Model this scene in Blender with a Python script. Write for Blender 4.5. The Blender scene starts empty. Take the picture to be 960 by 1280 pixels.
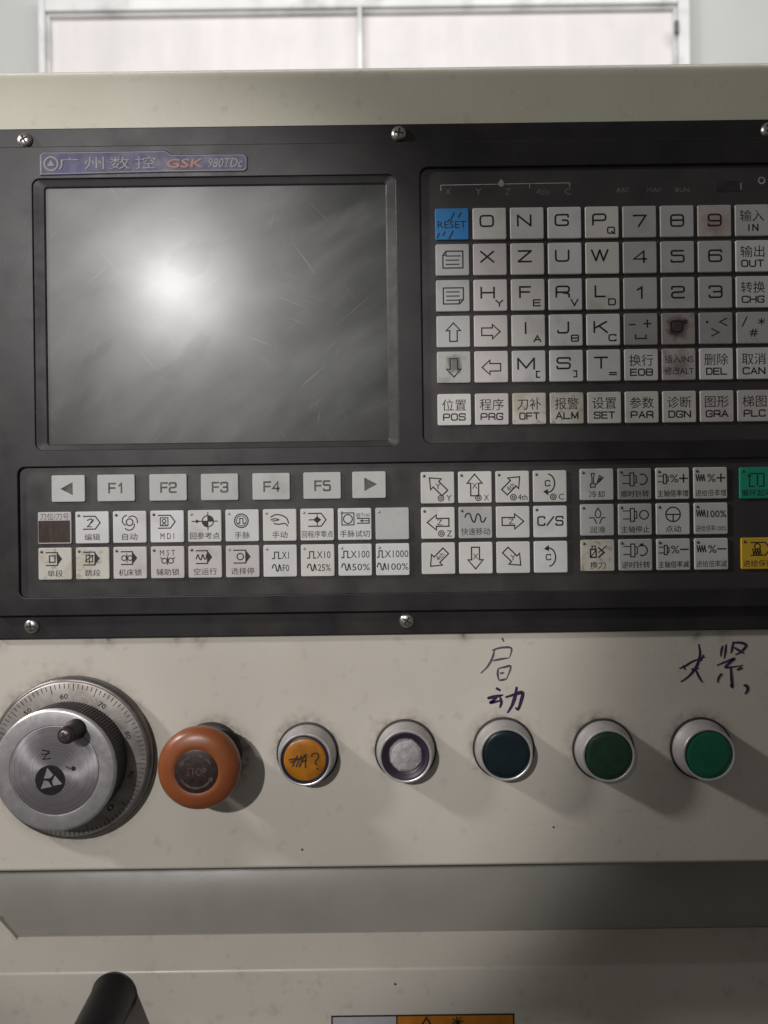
import bpy, math, random
from mathutils import Vector
random.seed(7)
R = math.radians
SC = bpy.context.scene
COL = SC.collection

# ------------------------------------------------------------------ camera
# world: X right, Z up, Y into the machine; the cabinet front is the plane y = 0; millimetres / 1000
DIST = 370.0          # mm from lens to cabinet front
FPX = 924.4           # focal length in photo pixels
CX, CY = 505.0, 640.0
ROLL = R(0.75)
cam_d = bpy.data.cameras.new('camera')
cam_d.sensor_fit = 'VERTICAL'; cam_d.sensor_height = 36.0; cam_d.sensor_width = 27.0
cam_d.lens = 36.0 * FPX / 1280.0
cam_d.shift_x = -(CX - 480.0) / 1280.0
cam_d.clip_start = 0.01; cam_d.clip_end = 50
cam_d.dof.use_dof = True; cam_d.dof.focus_distance = DIST / 1000; cam_d.dof.aperture_fstop = 10.0
cam = bpy.data.objects.new('camera', cam_d); COL.objects.link(cam)
cam.location = (0, -DIST / 1000, 0)
cam.rotation_mode = 'QUATERNION'
from mathutils import Quaternion
cam.rotation_quaternion = Quaternion((0, 1, 0), ROLL) @ Quaternion((1, 0, 0), R(90))
SC.camera = cam

# ------------------------------------------------------------------ light
w = bpy.data.worlds.new('World'); SC.world = w; w.use_nodes = True
bg = w.node_tree.nodes['Background']
bg.inputs[0].default_value = (1.0, 0.965, 0.93, 1); bg.inputs[1].default_value = 0.11

def area(name, loc, target, size, power, col, size_y=None, spread=180):
    d = bpy.data.lights.new(name, 'AREA'); d.energy = power; d.color = col
    d.shape = 'RECTANGLE' if size_y else 'DISK'
    d.size = size
    if size_y: d.size_y = size_y
    d.spread = R(spread)
    o = bpy.data.objects.new(name, d); COL.objects.link(o)
    o.location = loc
    o.rotation_euler = (Vector(target) - Vector(loc)).to_track_quat('-Z', 'Y').to_euler()
    return o
# room lamp behind the photographer, up and to the left (the glare in the screen); cone cut to stand in for the photographer's shadow at lower right
def spot(name, loc, target, power, col, radius, cone, blend):
    d = bpy.data.lights.new(name, 'SPOT'); d.energy = power; d.color = col; d.shadow_soft_size = radius
    d.spot_size = R(cone); d.spot_blend = blend
    o = bpy.data.objects.new(name, d); COL.objects.link(o); o.location = loc
    o.rotation_euler = (Vector(target) - Vector(loc)).to_track_quat('-Z', 'Y').to_euler()
spot('room_lamp', (-0.576, -1.50, 0.566), (-0.175, 0, -0.015), 59.0, (1.0, 0.978, 0.965), 0.020, 19.0, .40)
# work lamp by the machine, close to the panel plane at upper left (the long button shadows)
area('work_lamp', (-1.08, -0.36, 0.62), (0.05, 0, -0.05), 0.11, 10.5, (1.0, 0.965, 0.935))
# added, unseen fill light that brightens the wall and window behind the machine
area('wall_fill', (0.0, 0.35, 1.30), (0.0, 1.25, 0.42), 2.4, 15.0, (1.0, 0.99, 0.985), 0.5)

SC.view_settings.view_transform = 'Standard'; SC.view_settings.look = 'None'
SC.view_settings.exposure = 0.12; SC.view_settings.gamma = 1.0
SC.view_settings.use_curve_mapping = False

# ------------------------------------------------------------------ helpers
def k(h):                       # mm per photo pixel on a plane h mm in front of the cabinet
    return (DIST - h) / FPX
def pt(px, py, h=0.0):          # point of the place (mm: X, H towards viewer, Z) measured off the photograph
    dx, dy = px - CX, py - CY
    u = dx * math.cos(ROLL) - dy * math.sin(ROLL)
    v = dx * math.sin(ROLL) + dy * math.cos(ROLL)
    return Vector((u * k(h), -v * k(h)))
def V(x, h, z): return (x / 1000, -h / 1000, z / 1000)   # mm -> world

MATS = {}
def thing(name, label, cat, x, h, z, group=None):
    o = bpy.data.objects.new(name, None); COL.objects.link(o)
    o.empty_display_size = 0.01
    o.location = V(x, h, z); o['label'] = label; o['category'] = cat
    if group: o['group'] = group
    return o
def wloc(o):
    v = Vector((0, 0, 0))
    while o is not None: v += o.location; o = o.parent
    return v
def obj(name, verts, faces, mat, parent=None, smooth=False, org=None):
    """verts in mm (x, h, z) world; origin = org (mm) or bbox centre"""
    me = bpy.data.meshes.new(name)
    if org is None:
        n = max(1, len(verts))
        org = [0.5 * (min(v[i] for v in verts) + max(v[i] for v in verts)) for i in range(3)]
    o0 = Vector(V(*org))
    me.from_pydata([Vector(V(*v)) - o0 for v in verts], [], faces)
    me.validate(); me.update()
    if smooth:
        for p in me.polygons: p.use_smooth = True
    for m in (mat if isinstance(mat, (list, tuple)) else [mat]): me.materials.append(MATS[m])
    o = bpy.data.objects.new(name, me); COL.objects.link(o)
    if parent is not None:
        o.parent = parent; o.location = o0 - wloc(parent)
    else: o.location = o0
    return o
def sharp(o, ang=35):
    try:
        o.data.set_sharp_from_angle(angle=R(ang))
    except Exception: pass
    return o

class MB:
    """mesh collector, coordinates (x, h, z) in mm"""
    def __init__(s): s.v = []; s.f = []
    def add(s, vs, fs):
        b = len(s.v); s.v += [tuple(v) for v in vs]; s.f += [tuple(i + b for i in f) for f in fs]
    def build(s, name, mat, parent=None, smooth=False, org=None): return obj(name, s.v, s.f, mat, parent, smooth, org)

def rrect(cx, cz, w, h, r, n=5):
    pts = []
    r = min(r, w / 2 - 1e-4, h / 2 - 1e-4)
    for sx, sz, a0 in ((1, 1, 0), (-1, 1, 90), (-1, -1, 180), (1, -1, 270)):
        for i in range(n + 1):
            a = R(a0 + 90 * i / n)
            pts.append((cx + sx * (w / 2 - r) + r * math.cos(a), cz + sz * (h / 2 - r) + r * math.sin(a)))
    return pts       # counter-clockwise seen from the camera
def loft(mb, rings, cap0=False, cap1=True):
    """rings: list of (pts2d, h)"""
    n = len(rings[0][0]); vs = []; fs = []
    for p, h in rings: vs += [(x, h, z) for x, z in p]
    for r in range(len(rings) - 1):
        for i in range(n):
            j = (i + 1) % n
            fs.append((r * n + i, r * n + j, (r + 1) * n + j, (r + 1) * n + i))
    if cap1: fs.append(tuple((len(rings) - 1) * n + i for i in range(n)))
    if cap0: fs.append(tuple(reversed(range(n))))
    mb.add(vs, fs)
def plate(mb, cx, cz, w, h, r, h0, h1, bev, n=4):
    loft(mb, [(rrect(cx, cz, w, h, r, n), h0), (rrect(cx, cz, w, h, r, n), h1 - bev),
              (rrect(cx, cz, w - bev * .6, h - bev * .6, r - bev * .3, n), h1 - bev * .3),
              (rrect(cx, cz, w - 2 * bev, h - 2 * bev, max(r - bev, .05), n), h1)], cap0=True)
def circ(cx, cz, r, n=48, a0=0): return [(cx + r * math.cos(a0 + 2 * math.pi * i / n), cz + r * math.sin(a0 + 2 * math.pi * i / n)) for i in range(n)]
def lathe(mb, cx, cz, prof, n=64, cap0=False, cap1=True):
    """prof: list of (radius, h)"""
    loft(mb, [(circ(cx, cz, r, n), h) for r, h in prof], cap0, cap1)

def ribbon(mb, pts, w, h, closed=False, taper=None):
    """flat stroke of width w (mm) along 2-D pts (mm)"""
    P = [Vector(p) for p in pts]
    Q = [P[0]]
    for p in P[1:]:
        if (p - Q[-1]).length > 1e-4: Q.append(p)
    if closed and (Q[0] - Q[-1]).length < 1e-4: Q.pop()
    P = Q; n = len(P)
    if n < 2: return
    vs = []; fs = []
    for i in range(n):
        if closed: a, b = P[i - 1], P[(i + 1) % n]
        else: a, b = P[max(i - 1, 0)], P[min(i + 1, n - 1)]
        d0 = (P[i] - a); d1 = (b - P[i])
        if d0.length < 1e-9: d0 = d1
        if d1.length < 1e-9: d1 = d0
        d0.normalize(); d1.normalize()
        n0 = Vector((-d0.y, d0.x)); n1 = Vector((-d1.y, d1.x))
        m = n0 + n1
        if m.length < 1e-3: m = n0.copy()
        m.normalize(); c = max(0.5, m.dot(n0))
        ww = w * (taper[i] if taper else 1) / 2 / c
        p = P[i].copy()
        if not closed and not taper:
            if i == 0: p -= d1 * w * 0.35
            if i == n - 1: p += d0 * w * 0.35
        vs += [(p.x + m.x * ww, h, p.y + m.y * ww), (p.x - m.x * ww, h, p.y - m.y * ww)]
    m_ = n if closed else n - 1
    for i in range(m_):
        j = (i + 1) % n
        fs.append((2 * i + 1, 2 * j + 1, 2 * j, 2 * i))
    mb.add(vs, fs)
def fillet(pts, r, closed=False, n=4):
    if r <= 0: return list(pts)
    P = [Vector(p) for p in pts]; out = []; m = len(P)
    for i in range(m):
        if not closed and i in (0, m - 1): out.append(tuple(P[i])); continue
        a, b, c = P[i - 1], P[i], P[(i + 1) % m]
        da = (a - b); dc = (c - b); t = min(r, da.length * .49, dc.length * .49)
        p0 = b + da.normalized() * t; p1 = b + dc.normalized() * t
        for q in range(n + 1):
            s = q / n
            out.append(tuple(p0 * (1 - s) ** 2 + b * 2 * s * (1 - s) + p1 * s * s))
    return out
def catmull(pts, n=6):
    P = [Vector(p) for p in pts]
    if len(P) < 3: return pts
    out = []
    for i in range(len(P) - 1):
        p0 = P[max(i - 1, 0)]; p1 = P[i]; p2 = P[i + 1]; p3 = P[min(i + 2, len(P) - 1)]
        for q in range(n):
            t = q / n
            out.append(0.5 * ((2 * p1) + (p2 - p0) * t + (2 * p0 - 5 * p1 + 4 * p2 - p3) * t * t + (3 * p1 - p0 - 3 * p2 + p3) * t ** 3))
    out.append(P[-1]); return [tuple(p) for p in out]

# text in the built-in font -> flat polygons, normalised to a unit box
_tc = bpy.data.curves.new('lettering', 'FONT'); _tc.resolution_u = 2
_to = bpy.data.objects.new('lettering', _tc); COL.objects.link(_to)
_tcache = {}
def text_poly(s, bold=0.0, shear=0.0):
    key = (s, bold, shear)
    if key in _tcache: return _tcache[key]
    _tc.body = s; _tc.offset = bold; _tc.shear = shear
    bpy.context.view_layer.update()
    ev = _to.evaluated_get(bpy.context.evaluated_depsgraph_get())
    me = ev.to_mesh()
    vs = [(v.co.x, v.co.y) for v in me.vertices]; fs = [tuple(p.vertices) for p in me.polygons]
    up = sum(p.normal.z for p in me.polygons)
    if up < 0: fs = [tuple(reversed(f)) for f in fs]
    ev.to_mesh_clear()
    x0 = min(v[0] for v in vs); x1 = max(v[0] for v in vs); y0 = min(v[1] for v in vs); y1 = max(v[1] for v in vs)
    vs = [((x - x0) / (x1 - x0) - .5, (y - y0) / (y1 - y0) - .5) for x, y in vs]
    _tcache[key] = (vs, fs); return vs, fs
def text(mb, s, cx, cz, w, h, hh, bold=0.0, shear=0.0, rot=0.0):
    vs, fs = text_poly(s, bold, shear); c, sn = math.cos(rot), math.sin(rot)
    mb.add([(cx + x * w * c - y * h * sn, hh, cz + x * w * sn + y * h * c) for x, y in vs], fs)

# wide squared stroke lettering (as on the key caps); y up, unit box
_F = {
 'O': [('c', .30, [(0,0),(1,0),(1,1),(0,1)])], 'N': [('', 0, [(0,0),(0,1)]), ('', 0, [(0,1),(1,0)]), ('', 0, [(1,0),(1,1)])],
 'G': [('', .28, [(1,.78),(1,1),(0,1),(0,0),(1,0),(1,.48),(.55,.48)])], 'P': [('', .25, [(0,0),(0,1),(1,1),(1,.42),(.06,.42)])],
 'Q': [('c', .28, [(0,0),(1,0),(1,1),(0,1)]), ('', 0, [(.6,.3),(1.05,-.1)])], 'X': [('', 0, [(0,0),(1,1)]), ('', 0, [(0,1),(1,0)])],
 'Z': [('', 0, [(0,1),(1,1)]), ('', 0, [(1,1),(0,0)]), ('', 0, [(0,0),(1,0)])], 'U': [('', .3, [(0,1),(0,0),(1,0),(1,1)])],
 'W': [('', 0, [(0,1),(.27,0)]), ('', 0, [(.27,0),(.5,1)]), ('', 0, [(.5,1),(.73,0)]), ('', 0, [(.73,0),(1,1)])],
 'H': [('', 0, [(0,0),(0,1)]), ('', 0, [(1,0),(1,1)]), ('', 0, [(.08,.5),(.92,.5)])], 'Y': [('', 0, [(0,1),(.5,.5),(1,1)]), ('', 0, [(.5,.42),(.5,0)])],
 'F': [('', 0, [(0,0),(0,1),(1,1)]), ('', 0, [(.1,.52),(.9,.52)])], 'E': [('', 0, [(1,0),(0,0),(0,1),(1,1)]), ('', 0, [(.1,.52),(.9,.52)])],
 'R': [('', .25, [(0,0),(0,1),(1,1),(1,.45),(.06,.45)]), ('', .2, [(.55,.4),(1,.3),(1,0)])], 'V': [('', 0, [(0,1),(.5,0),(1,1)])],
 'L': [('', 0, [(0,1),(0,0),(1,0)])], 'D': [('', .32, [(.04,0),(1,0),(1,1),(.04,1)]), ('', 0, [(.04,0),(.04,1)])], 'I': [('', 0, [(.5,0),(.5,1)])],
 'A': [('', 0, [(0,0),(.5,1),(1,0)]), ('', 0, [(.25,.33),(.75,.33)])], 'J': [('', .3, [(1,1),(1,0),(0,0),(0,.2)])],
 'B': [('c', .2, [(0,0),(1,0),(1,1),(0,1)]), ('', 0, [(.1,.52),(.9,.52)])], 'K': [('', 0, [(0,0),(0,1)]), ('', 0, [(.95,1),(.1,.45)]), ('', 0, [(.35,.62),(1,0)])],
 'C': [('', .3, [(1,.8),(1,1),(0,1),(0,0),(1,0),(1,.22)])], 'M': [('', 0, [(0,0),(0,1)]), ('', 0, [(0,1),(.5,.1)]), ('', 0, [(.5,.1),(1,1)]), ('', 0, [(1,1),(1,0)])],
 'S': [('', .25, [(1,.8),(1,1),(0,1),(0,.52),(1,.52),(1,0),(0,0),(0,.2)])], 'T': [('', 0, [(0,1),(1,1)]), ('', 0, [(.5,.95),(.5,0)])],
 '0': [('c', .30, [(0,0),(1,0),(1,1),(0,1)])], '1': [('', 0, [(.25,.75),(.6,1),(.6,0)])], '2': [('', .25, [(0,.78),(0,1),(1,1),(1,.52),(0,.48),(0,0),(1,0)])],
 '3': [('', .25, [(0,.82),(0,1),(1,1),(1,.5),(.35,.5)]), ('', .25, [(.9,.5),(1,.5),(1,0),(0,0),(0,.2)])], '4': [('', 0, [(.8,0),(.8,1),(0,.3),(1,.3)])],
 '5': [('', .2, [(.95,1),(0,1),(0,.58),(1,.58),(1,0),(0,0),(0,.15)])], '6': [('', .25, [(1,.85),(1,1),(0,1),(0,0),(1,0),(1,.57),(.08,.57)])],
 '7': [('', 0, [(0,1),(1,1),(.4,0)])], '8': [('c', .25, [(0,0),(1,0),(1,1),(0,1)]), ('', 0, [(.1,.53),(.9,.53)])],
 '9': [('', .25, [(0,.15),(0,0),(1,0),(1,1),(0,1),(0,.43),(.92,.43)])], '/': [('', 0, [(0,0),(1,1)])],
 '=': [('', 0, [(0,.68),(1,.68)]), ('', 0, [(0,.25),(1,.25)])], '[': [('', 0, [(.75,1),(.3,1),(.3,0),(.75,0)])], ']': [('', 0, [(.25,1),(.7,1),(.7,0),(.25,0)])],
 '-': [('', 0, [(0,.5),(1,.5)])], '+': [('', 0, [(0,.5),(1,.5)]), ('', 0, [(.5,0),(.5,1)])], '<': [('', 0, [(1,1),(0,.5),(1,0)])], '>': [('', 0, [(0,1),(1,.5),(0,0)])],
 '#': [('', 0, [(.2,0),(.4,1)]), ('', 0, [(.6,0),(.8,1)]), ('', 0, [(0,.33),(1,.33)]), ('', 0, [(0,.67),(1,.67)])],
 '*': [('', 0, [(.5,0),(.5,1)]), ('', 0, [(.05,.25),(.95,.75)]), ('', 0, [(.05,.75),(.95,.25)])],
}
class Legend:
    """prints on a key: local px coordinates (x right, y down from the key's top-left corner)"""
    def __init__(s, x0, z0, kk, h): s.x0, s.z0, s.k, s.h = x0, z0, kk, h; s.mb = MB(); s.n = 0
    def up(s): s.n += 1; return s.h + 0.012 + 0.006 * (s.n % 9)
    def P(s, x, y): return (s.x0 + x * s.k, s.z0 - y * s.k)
    def line(s, pts, w=1.4, closed=False, fil=0):
        w *= 1.15
        ribbon(s.mb, fillet([s.P(*p) for p in pts], fil * s.k, closed), w * s.k, s.up(), closed)
    def fill(s, pts):
        q = [s.P(*p) for p in pts]
        a = sum(q[i - 1][0] * q[i][1] - q[i][0] * q[i - 1][1] for i in range(len(q)))
        if a < 0: q.reverse()
        h = s.up(); s.mb.add([(x, h, z) for x, z in q], [tuple(range(len(q)))])
    def circle(s, x, y, r, w=1.3, a0=0, a1=360, n=24):
        pts = [(x + r * math.cos(R(a0 + (a1 - a0) * i / n)), y - r * math.sin(R(a0 + (a1 - a0) * i / n))) for i in range(n + (a1 - a0 != 360))]
        s.line(pts, w, closed=(a1 - a0 == 360))
    def dot(s, x, y, r): s.fill([(x + r * math.cos(2 * math.pi * i / 16), y + r * math.sin(2 * math.pi * i / 16)) for i in range(16)])
    def wide(s, ch, cx, cy, w, h, sw=1.5, gap=.3):
        n = len(ch); gw = w / (n + gap * (n - 1)); x = cx - w / 2
        for c in ch:
            g = gw * (.3 if c == ' ' else 1)
            for kind, r, pl in _F.get(c, []):
                s.line([(x + px * gw, cy + h / 2 - py * h) for px, py in pl], sw, kind == 'c', r * min(gw, h))
            x += gw * (1 + gap)
    def text(s, t, cx, cy, w, h, bold=0.0, rot=0.0):
        p = s.P(cx, cy); text(s.mb, t, p[0], p[1], w * s.k, h * s.k, s.up(), bold, 0, rot)
    def arrow(s, cx, cy, L, W, ang, sw=1.3):
        """outlined block arrow"""
        hl = L * .42; b = W * .52
        pts = [(-L/2, -b/2), (L/2 - hl, -b/2), (L/2 - hl, -W/2), (L/2, 0), (L/2 - hl, W/2), (L/2 - hl, b/2), (-L/2, b/2)]
        c, sn = math.cos(R(ang)), math.sin(R(ang))
        s.line([(cx + x * c - y * sn, cy - (x * sn + y * c)) for x, y in pts], sw, True)

# ------------------------------------------------------------------ materials
def mat(name, base, rough=.5, metal=0.0, spec=.5, var=0.0, var_scale=60, bump=0.0, bump_scale=900, stretch=None,
        dirt=None, dirt_scale=30, dirt_amt=.3, dirt_lo=.5, rvar=0.0, rnd=0.0, coat=0.0, emit=None, alpha_trans=0.0):
    m = bpy.data.materials.new(name); m.use_nodes = True; nt = m.node_tree; N = nt.nodes; Lk = nt.links
    b = N['Principled BSDF']
    b.inputs['Roughness'].default_value = rough; b.inputs['Metallic'].default_value = metal
    b.inputs['Specular IOR Level'].default_value = spec
    b.inputs['Coat Weight'].default_value = coat
    if alpha_trans: b.inputs['Transmission Weight'].default_value = alpha_trans
    geo = N.new('ShaderNodeNewGeometry'); pos = geo.outputs['Position']
    if stretch:
        mp = N.new('ShaderNodeMapping'); mp.inputs['Scale'].default_value = stretch; Lk.new(pos, mp.inputs['Vector']); posb = mp.outputs[0]
    else: posb = pos
    rgb = N.new('ShaderNodeRGB'); rgb.outputs[0].default_value = (*base, 1); col = rgb.outputs[0]
    def noise(scale, detail=4, src=pos):
        n = N.new('ShaderNodeTexNoise'); n.inputs['Scale'].default_value = scale; n.inputs['Detail'].default_value = detail
        Lk.new(src, n.inputs['Vector']); return n.outputs['Fac']
    def ramp(src, lo, hi, a=0.0, bb=1.0):
        r = N.new('ShaderNodeMapRange'); r.inputs[1].default_value = lo; r.inputs[2].default_value = hi; r.inputs[3].default_value = a; r.inputs[4].default_value = bb
        Lk.new(src, r.inputs[0]); return r.outputs[0]
    def mix(fac, a, bcol, mode='MIX'):
        x = N.new('ShaderNodeMix'); x.data_type = 'RGBA'; x.blend_type = mode
        if isinstance(fac, float): x.inputs[0].default_value = fac
        else: Lk.new(fac, x.inputs[0])
        Lk.new(a, x.inputs[6])
        if isinstance(bcol, tuple): x.inputs[7].default_value = (*bcol, 1)
        else: Lk.new(bcol, x.inputs[7])
        return x.outputs[2]
    def mul(a, f):
        v = N.new('ShaderNodeVectorMath'); v.operation = 'SCALE'; Lk.new(a, v.inputs[0]); Lk.new(f, v.inputs[3]); return v.outputs[0]
    if var: col = mul(col, ramp(noise(var_scale, 5, posb), .3, .7, 1 - var, 1 + var))
    if rnd:
        oi = N.new('ShaderNodeObjectInfo'); col = mul(col, ramp(oi.outputs['Random'], 0, 1, 1 - rnd, 1 + rnd))
    if dirt:
        col = mix(ramp(noise(dirt_scale, 8), dirt_lo, dirt_lo + .22, 0, dirt_amt), col, dirt)
    if rvar: Lk.new(ramp(noise(var_scale * 1.7, 6, posb), .3, .7, rough - rvar, rough + rvar), b.inputs['Roughness'])
    if bump:
        bp = N.new('ShaderNodeBump'); bp.inputs['Strength'].default_value = bump; bp.inputs['Distance'].default_value = .0003
        Lk.new(noise(bump_scale, 3, posb), bp.inputs['Height']); Lk.new(bp.outputs[0], b.inputs['Normal'])
    Lk.new(col, b.inputs['Base Color'])
    if emit:
        Lk.new(col, b.inputs['Emission Color']); b.inputs['Emission Strength'].default_value = emit
    m['_c'] = 1
    MATS[name] = m
    return m, (nt, b, col, noise, ramp, mix, mul, pos)

# button centres on the cabinet front, photo px of the base
BTN = [(385, 941), (507, 939), (629, 938), (752, 937), (876, 936)]
def paint(name, base, grime_spots):
    m, (nt, b, col, noise, ramp, mix, mul, pos) = mat(name, base, .36, 0, .45, var=.04, var_scale=14, bump=.2, bump_scale=520, rvar=.07)
    N, Lk = nt.nodes, nt.links
    # general hand grease, specks and rust spots
    col = mix(ramp(noise(9, 7), .47, .75, 0, .25), col, (.36, .32, .26))
    col = mix(ramp(noise(130, 9), .60, .72, 0, .22), col, (.22, .19, .15))
    col = mix(ramp(noise(420, 3), .77, .81, 0, .4), col, (.10, .07, .05))
    if grime_spots:
        tot = None
        for (x, z, r0, r1) in grime_spots:
            d = N.new('ShaderNodeVectorMath'); d.operation = 'DISTANCE'; Lk.new(pos, d.inputs[0]); d.inputs[1].default_value = V(x, 0, z)
            f = ramp(d.outputs['Value'], r0 / 1000, r1 / 1000, 1, 0)
            if tot is None: tot = f
            else:
                a = N.new('ShaderNodeMath'); a.operation = 'MAXIMUM'; Lk.new(tot, a.inputs[0]); Lk.new(f, a.inputs[1]); tot = a.outputs[0]
        def m2(a_, b_):
            q = N.new('ShaderNodeMath'); q.operation = 'MULTIPLY'; Lk.new(a_, q.inputs[0]); Lk.new(b_, q.inputs[1]); return q.outputs[0]
        fac = m2(m2(tot, tot), ramp(noise(260, 8), .38, .70, .05, .8))
        col = mix(fac, col, (.075, .055, .04))
        fac = m2(tot, ramp(noise(70, 6), .35, .7, .05, .35))
        col = mix(fac, col, (.20, .17, .13))
    Lk.new(col, b.inputs['Base Color'])
spots = []
for px, py in BTN:
    p = pt(px, py); spots.append((p.x - 1, p.y + 2.5, 13.0, 21))
p = pt(265, 948); spots.append((p.x + 2, p.y + 2, 16, 22))
p = pt(90, 946); spots.append((p.x, p.y, 38, 47))
for px, py in ((0, 806), (135, 800), (110, 798), (220, 798), (905, 790), (580, 795), (870, 795), (250, 800)):
    p = pt(px, py); spots.append((p.x, p.y, 0.5, 6))
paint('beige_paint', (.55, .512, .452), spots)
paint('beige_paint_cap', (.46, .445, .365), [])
paint('beige_paint_plain', (.55, .512, .452), [])
mat('black_bezel', (.0165, .0145, .0155), .42, 0, .34, var=.25, var_scale=40, bump=.07, bump_scale=1500, rvar=.08, dirt=(.05, .041, .038), dirt_scale=26, dirt_amt=.4, dirt_lo=.5)
mat('overlay', (.040, .036, .037), .36, 0, .42, var=.2, var_scale=45, bump=.08, bump_scale=1200, rvar=.08, dirt=(.06, .052, .048), dirt_scale=38, dirt_amt=.5, dirt_lo=.5)
mat('screen_frame', (.022, .020, .0205), .5, 0, .35, var=.25, var_scale=60, rvar=.06)
KEYCOLS = {'key_cream': (.535, .52, .495), 'key_white': (.555, .545, .55), 'key_grey': (.40, .395, .39), 'key_pinkish': (.51, .475, .465),
           'key_soft': (.42, .42, .41), 'key_dim': (.30, .29, .295), 'key_blue': (.035, .20, .47), 'key_green': (.012, .30, .19), 'key_yellow': (.62, .40, .03)}
for kname, c in KEYCOLS.items():
    mat(kname, c, .38, 0, .4, var=.05, var_scale=80, bump=.06, bump_scale=1400, rnd=.07, dirt=(.30 * c[0] + .06, .26 * c[1] + .045, .22 * c[2] + .03), dirt_scale=90, dirt_amt=.32, dirt_lo=.56)
def worn(name, base, stain, scale, lo, amt):
    m, (nt, b, col, noise, ramp, mix, mul, pos) = mat(name, base, .4, 0, .4, var=.06, var_scale=80, bump=.06, bump_scale=1400)
    col = mix(ramp(noise(scale, 6), lo, lo + .16, 0, amt), col, stain)
    col = mix(ramp(noise(scale * 3.1, 8), .56, .68, 0, .45), col, (.10, .06, .05))
    nt.links.new(col, b.inputs['Base Color'])
worn('key_stained_red', (.42, .385, .37), (.26, .17, .155), 75, .46, .6)
worn('key_stained_yellow', (.50, .48, .43), (.38, .32, .21), 95, .5, .5)
worn('key_stained_dark', (.26, .23, .22), (.06, .05, .05), 120, .46, .9)
mat('ink', (.018, .017, .018), .5, 0, .3, var=.5, var_scale=260)
mat('ink_faded', (.085, .078, .075), .5, 0, .3, var=.5, var_scale=300)
mat('ink_white', (.34, .33, .33), .5, 0, .3, var=.3, var_scale=200)
mat('ink_dim', (.13, .125, .13), .5, 0, .3, var=.4, var_scale=200)
mat('led', (.05, .045, .045), .25, 0, .6)
mat('led_clear', (.33, .32, .32), .2, 0, .6)
mat('burn', (.035, .022, .018), .7, 0, .3, var=.6, var_scale=500, bump=.4, bump_scale=1500)
mat('smudge', (.15, .14, .13), .6, 0, .3, var=.5, var_scale=400)
mat('tool_display', (.045, .026, .022), .3, 0, .5, var=.35, var_scale=300, stretch=(3, 1, .35), bump=.15)
mat('nameplate', (.036, .030, .095), .45, 0, .35, var=.3, var_scale=90, rvar=.1, dirt=(.06, .055, .06), dirt_scale=60, dirt_amt=.6, dirt_lo=.45)
mat('relief_grey', (.15, .135, .14), .45, 0, .5, var=.25, var_scale=300)
mat('relief_red', (.22, .062, .045), .45, 0, .5, var=.25, var_scale=300)
mat('screw_steel', (.42, .40, .38), .34, .9, .5, var=.3, var_scale=500, dirt=(.10, .07, .05), dirt_scale=500, dirt_amt=.7, dirt_lo=.5)
mat('knob_screw', (.13, .095, .10), .4, .6, .5, var=.3, var_scale=500)
mat('screw_slot', (.02, .017, .015), .7, 0, .3)
mat('aluminium', (.66, .65, .66), .36, .8, .5, var=.06, var_scale=200, rvar=.05, bump=.08, bump_scale=1500, dirt=(.36, .33, .31), dirt_scale=150, dirt_amt=.4, dirt_lo=.54)
mat('wheel_aluminium', (.47, .455, .46), .4, .75, .5, var=.05, var_scale=200, rvar=.05, bump=.08, bump_scale=1500, dirt=(.27, .245, .23), dirt_scale=90, dirt_amt=.45, dirt_lo=.52)
mat('aluminium_matte', (.47, .45, .45), .48, .6, .5, var=.1, var_scale=120, rvar=.07, bump=.1, bump_scale=1500, dirt=(.22, .19, .17), dirt_scale=120, dirt_amt=.5, dirt_lo=.5)
mat('dial_metal', (.36, .33, .31), .42, .75, .5, var=.14, var_scale=110, rvar=.08, dirt=(.13, .10, .085), dirt_scale=70, dirt_amt=.65, dirt_lo=.46)
mat('dial_rim', (.16, .145, .14), .4, .7, .5, var=.25, var_scale=120, dirt=(.06, .05, .045), dirt_scale=90, dirt_amt=.6, dirt_lo=.48)
mat('wheel_black', (.05, .047, .047), .45, .2, .5, var=.25, var_scale=200)
m, (nt, b, col, noise, ramp, mix, mul, pos) = mat('wheel_disc', (.37, .34, .36), .34, .8, .5, var=.05, var_scale=150, rvar=.04, dirt=(.30, .27, .27), dirt_scale=130, dirt_amt=.35, dirt_lo=.56)
b.inputs['Anisotropic'].default_value = .75
tg = nt.nodes.new('ShaderNodeTangent'); tg.direction_type = 'RADIAL'; tg.axis = 'Y'
nt.links.new(tg.outputs[0], b.inputs['Tangent'])
# fine turning marks, concentric about the wheel axis
tcn = nt.nodes.new('ShaderNodeTexCoord'); sep = nt.nodes.new('ShaderNodeSeparateXYZ'); nt.links.new(tcn.outputs['Object'], sep.inputs[0])
cmb = nt.nodes.new('ShaderNodeCombineXYZ'); nt.links.new(sep.outputs['X'], cmb.inputs[0]); nt.links.new(sep.outputs['Z'], cmb.inputs[1])
ln = nt.nodes.new('ShaderNodeVectorMath'); ln.operation = 'LENGTH'; nt.links.new(cmb.outputs[0], ln.inputs[0])
n1 = nt.nodes.new('ShaderNodeTexNoise'); n1.noise_dimensions = '1D'; n1.inputs['Scale'].default_value = 1400; n1.inputs['Detail'].default_value = 3
nt.links.new(ln.outputs['Value'], n1.inputs['W'])
nt.links.new(mul(col, ramp(n1.outputs['Fac'], .3, .7, .84, 1.14)), b.inputs['Base Color'])
mat('rubber', (.028, .025, .025), .55, 0, .4, var=.3, var_scale=200)
mat('black_plastic', (.008, .007, .008), .42, 0, .5, var=.2, var_scale=120, rvar=.06)
mat('orange_plastic', (.20, .056, .017), .36, 0, .5, var=.07, var_scale=120, rvar=.06, bump=.05, bump_scale=900, dirt=(.17, .06, .025), dirt_scale=120, dirt_amt=.5, dirt_lo=.54)
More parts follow.
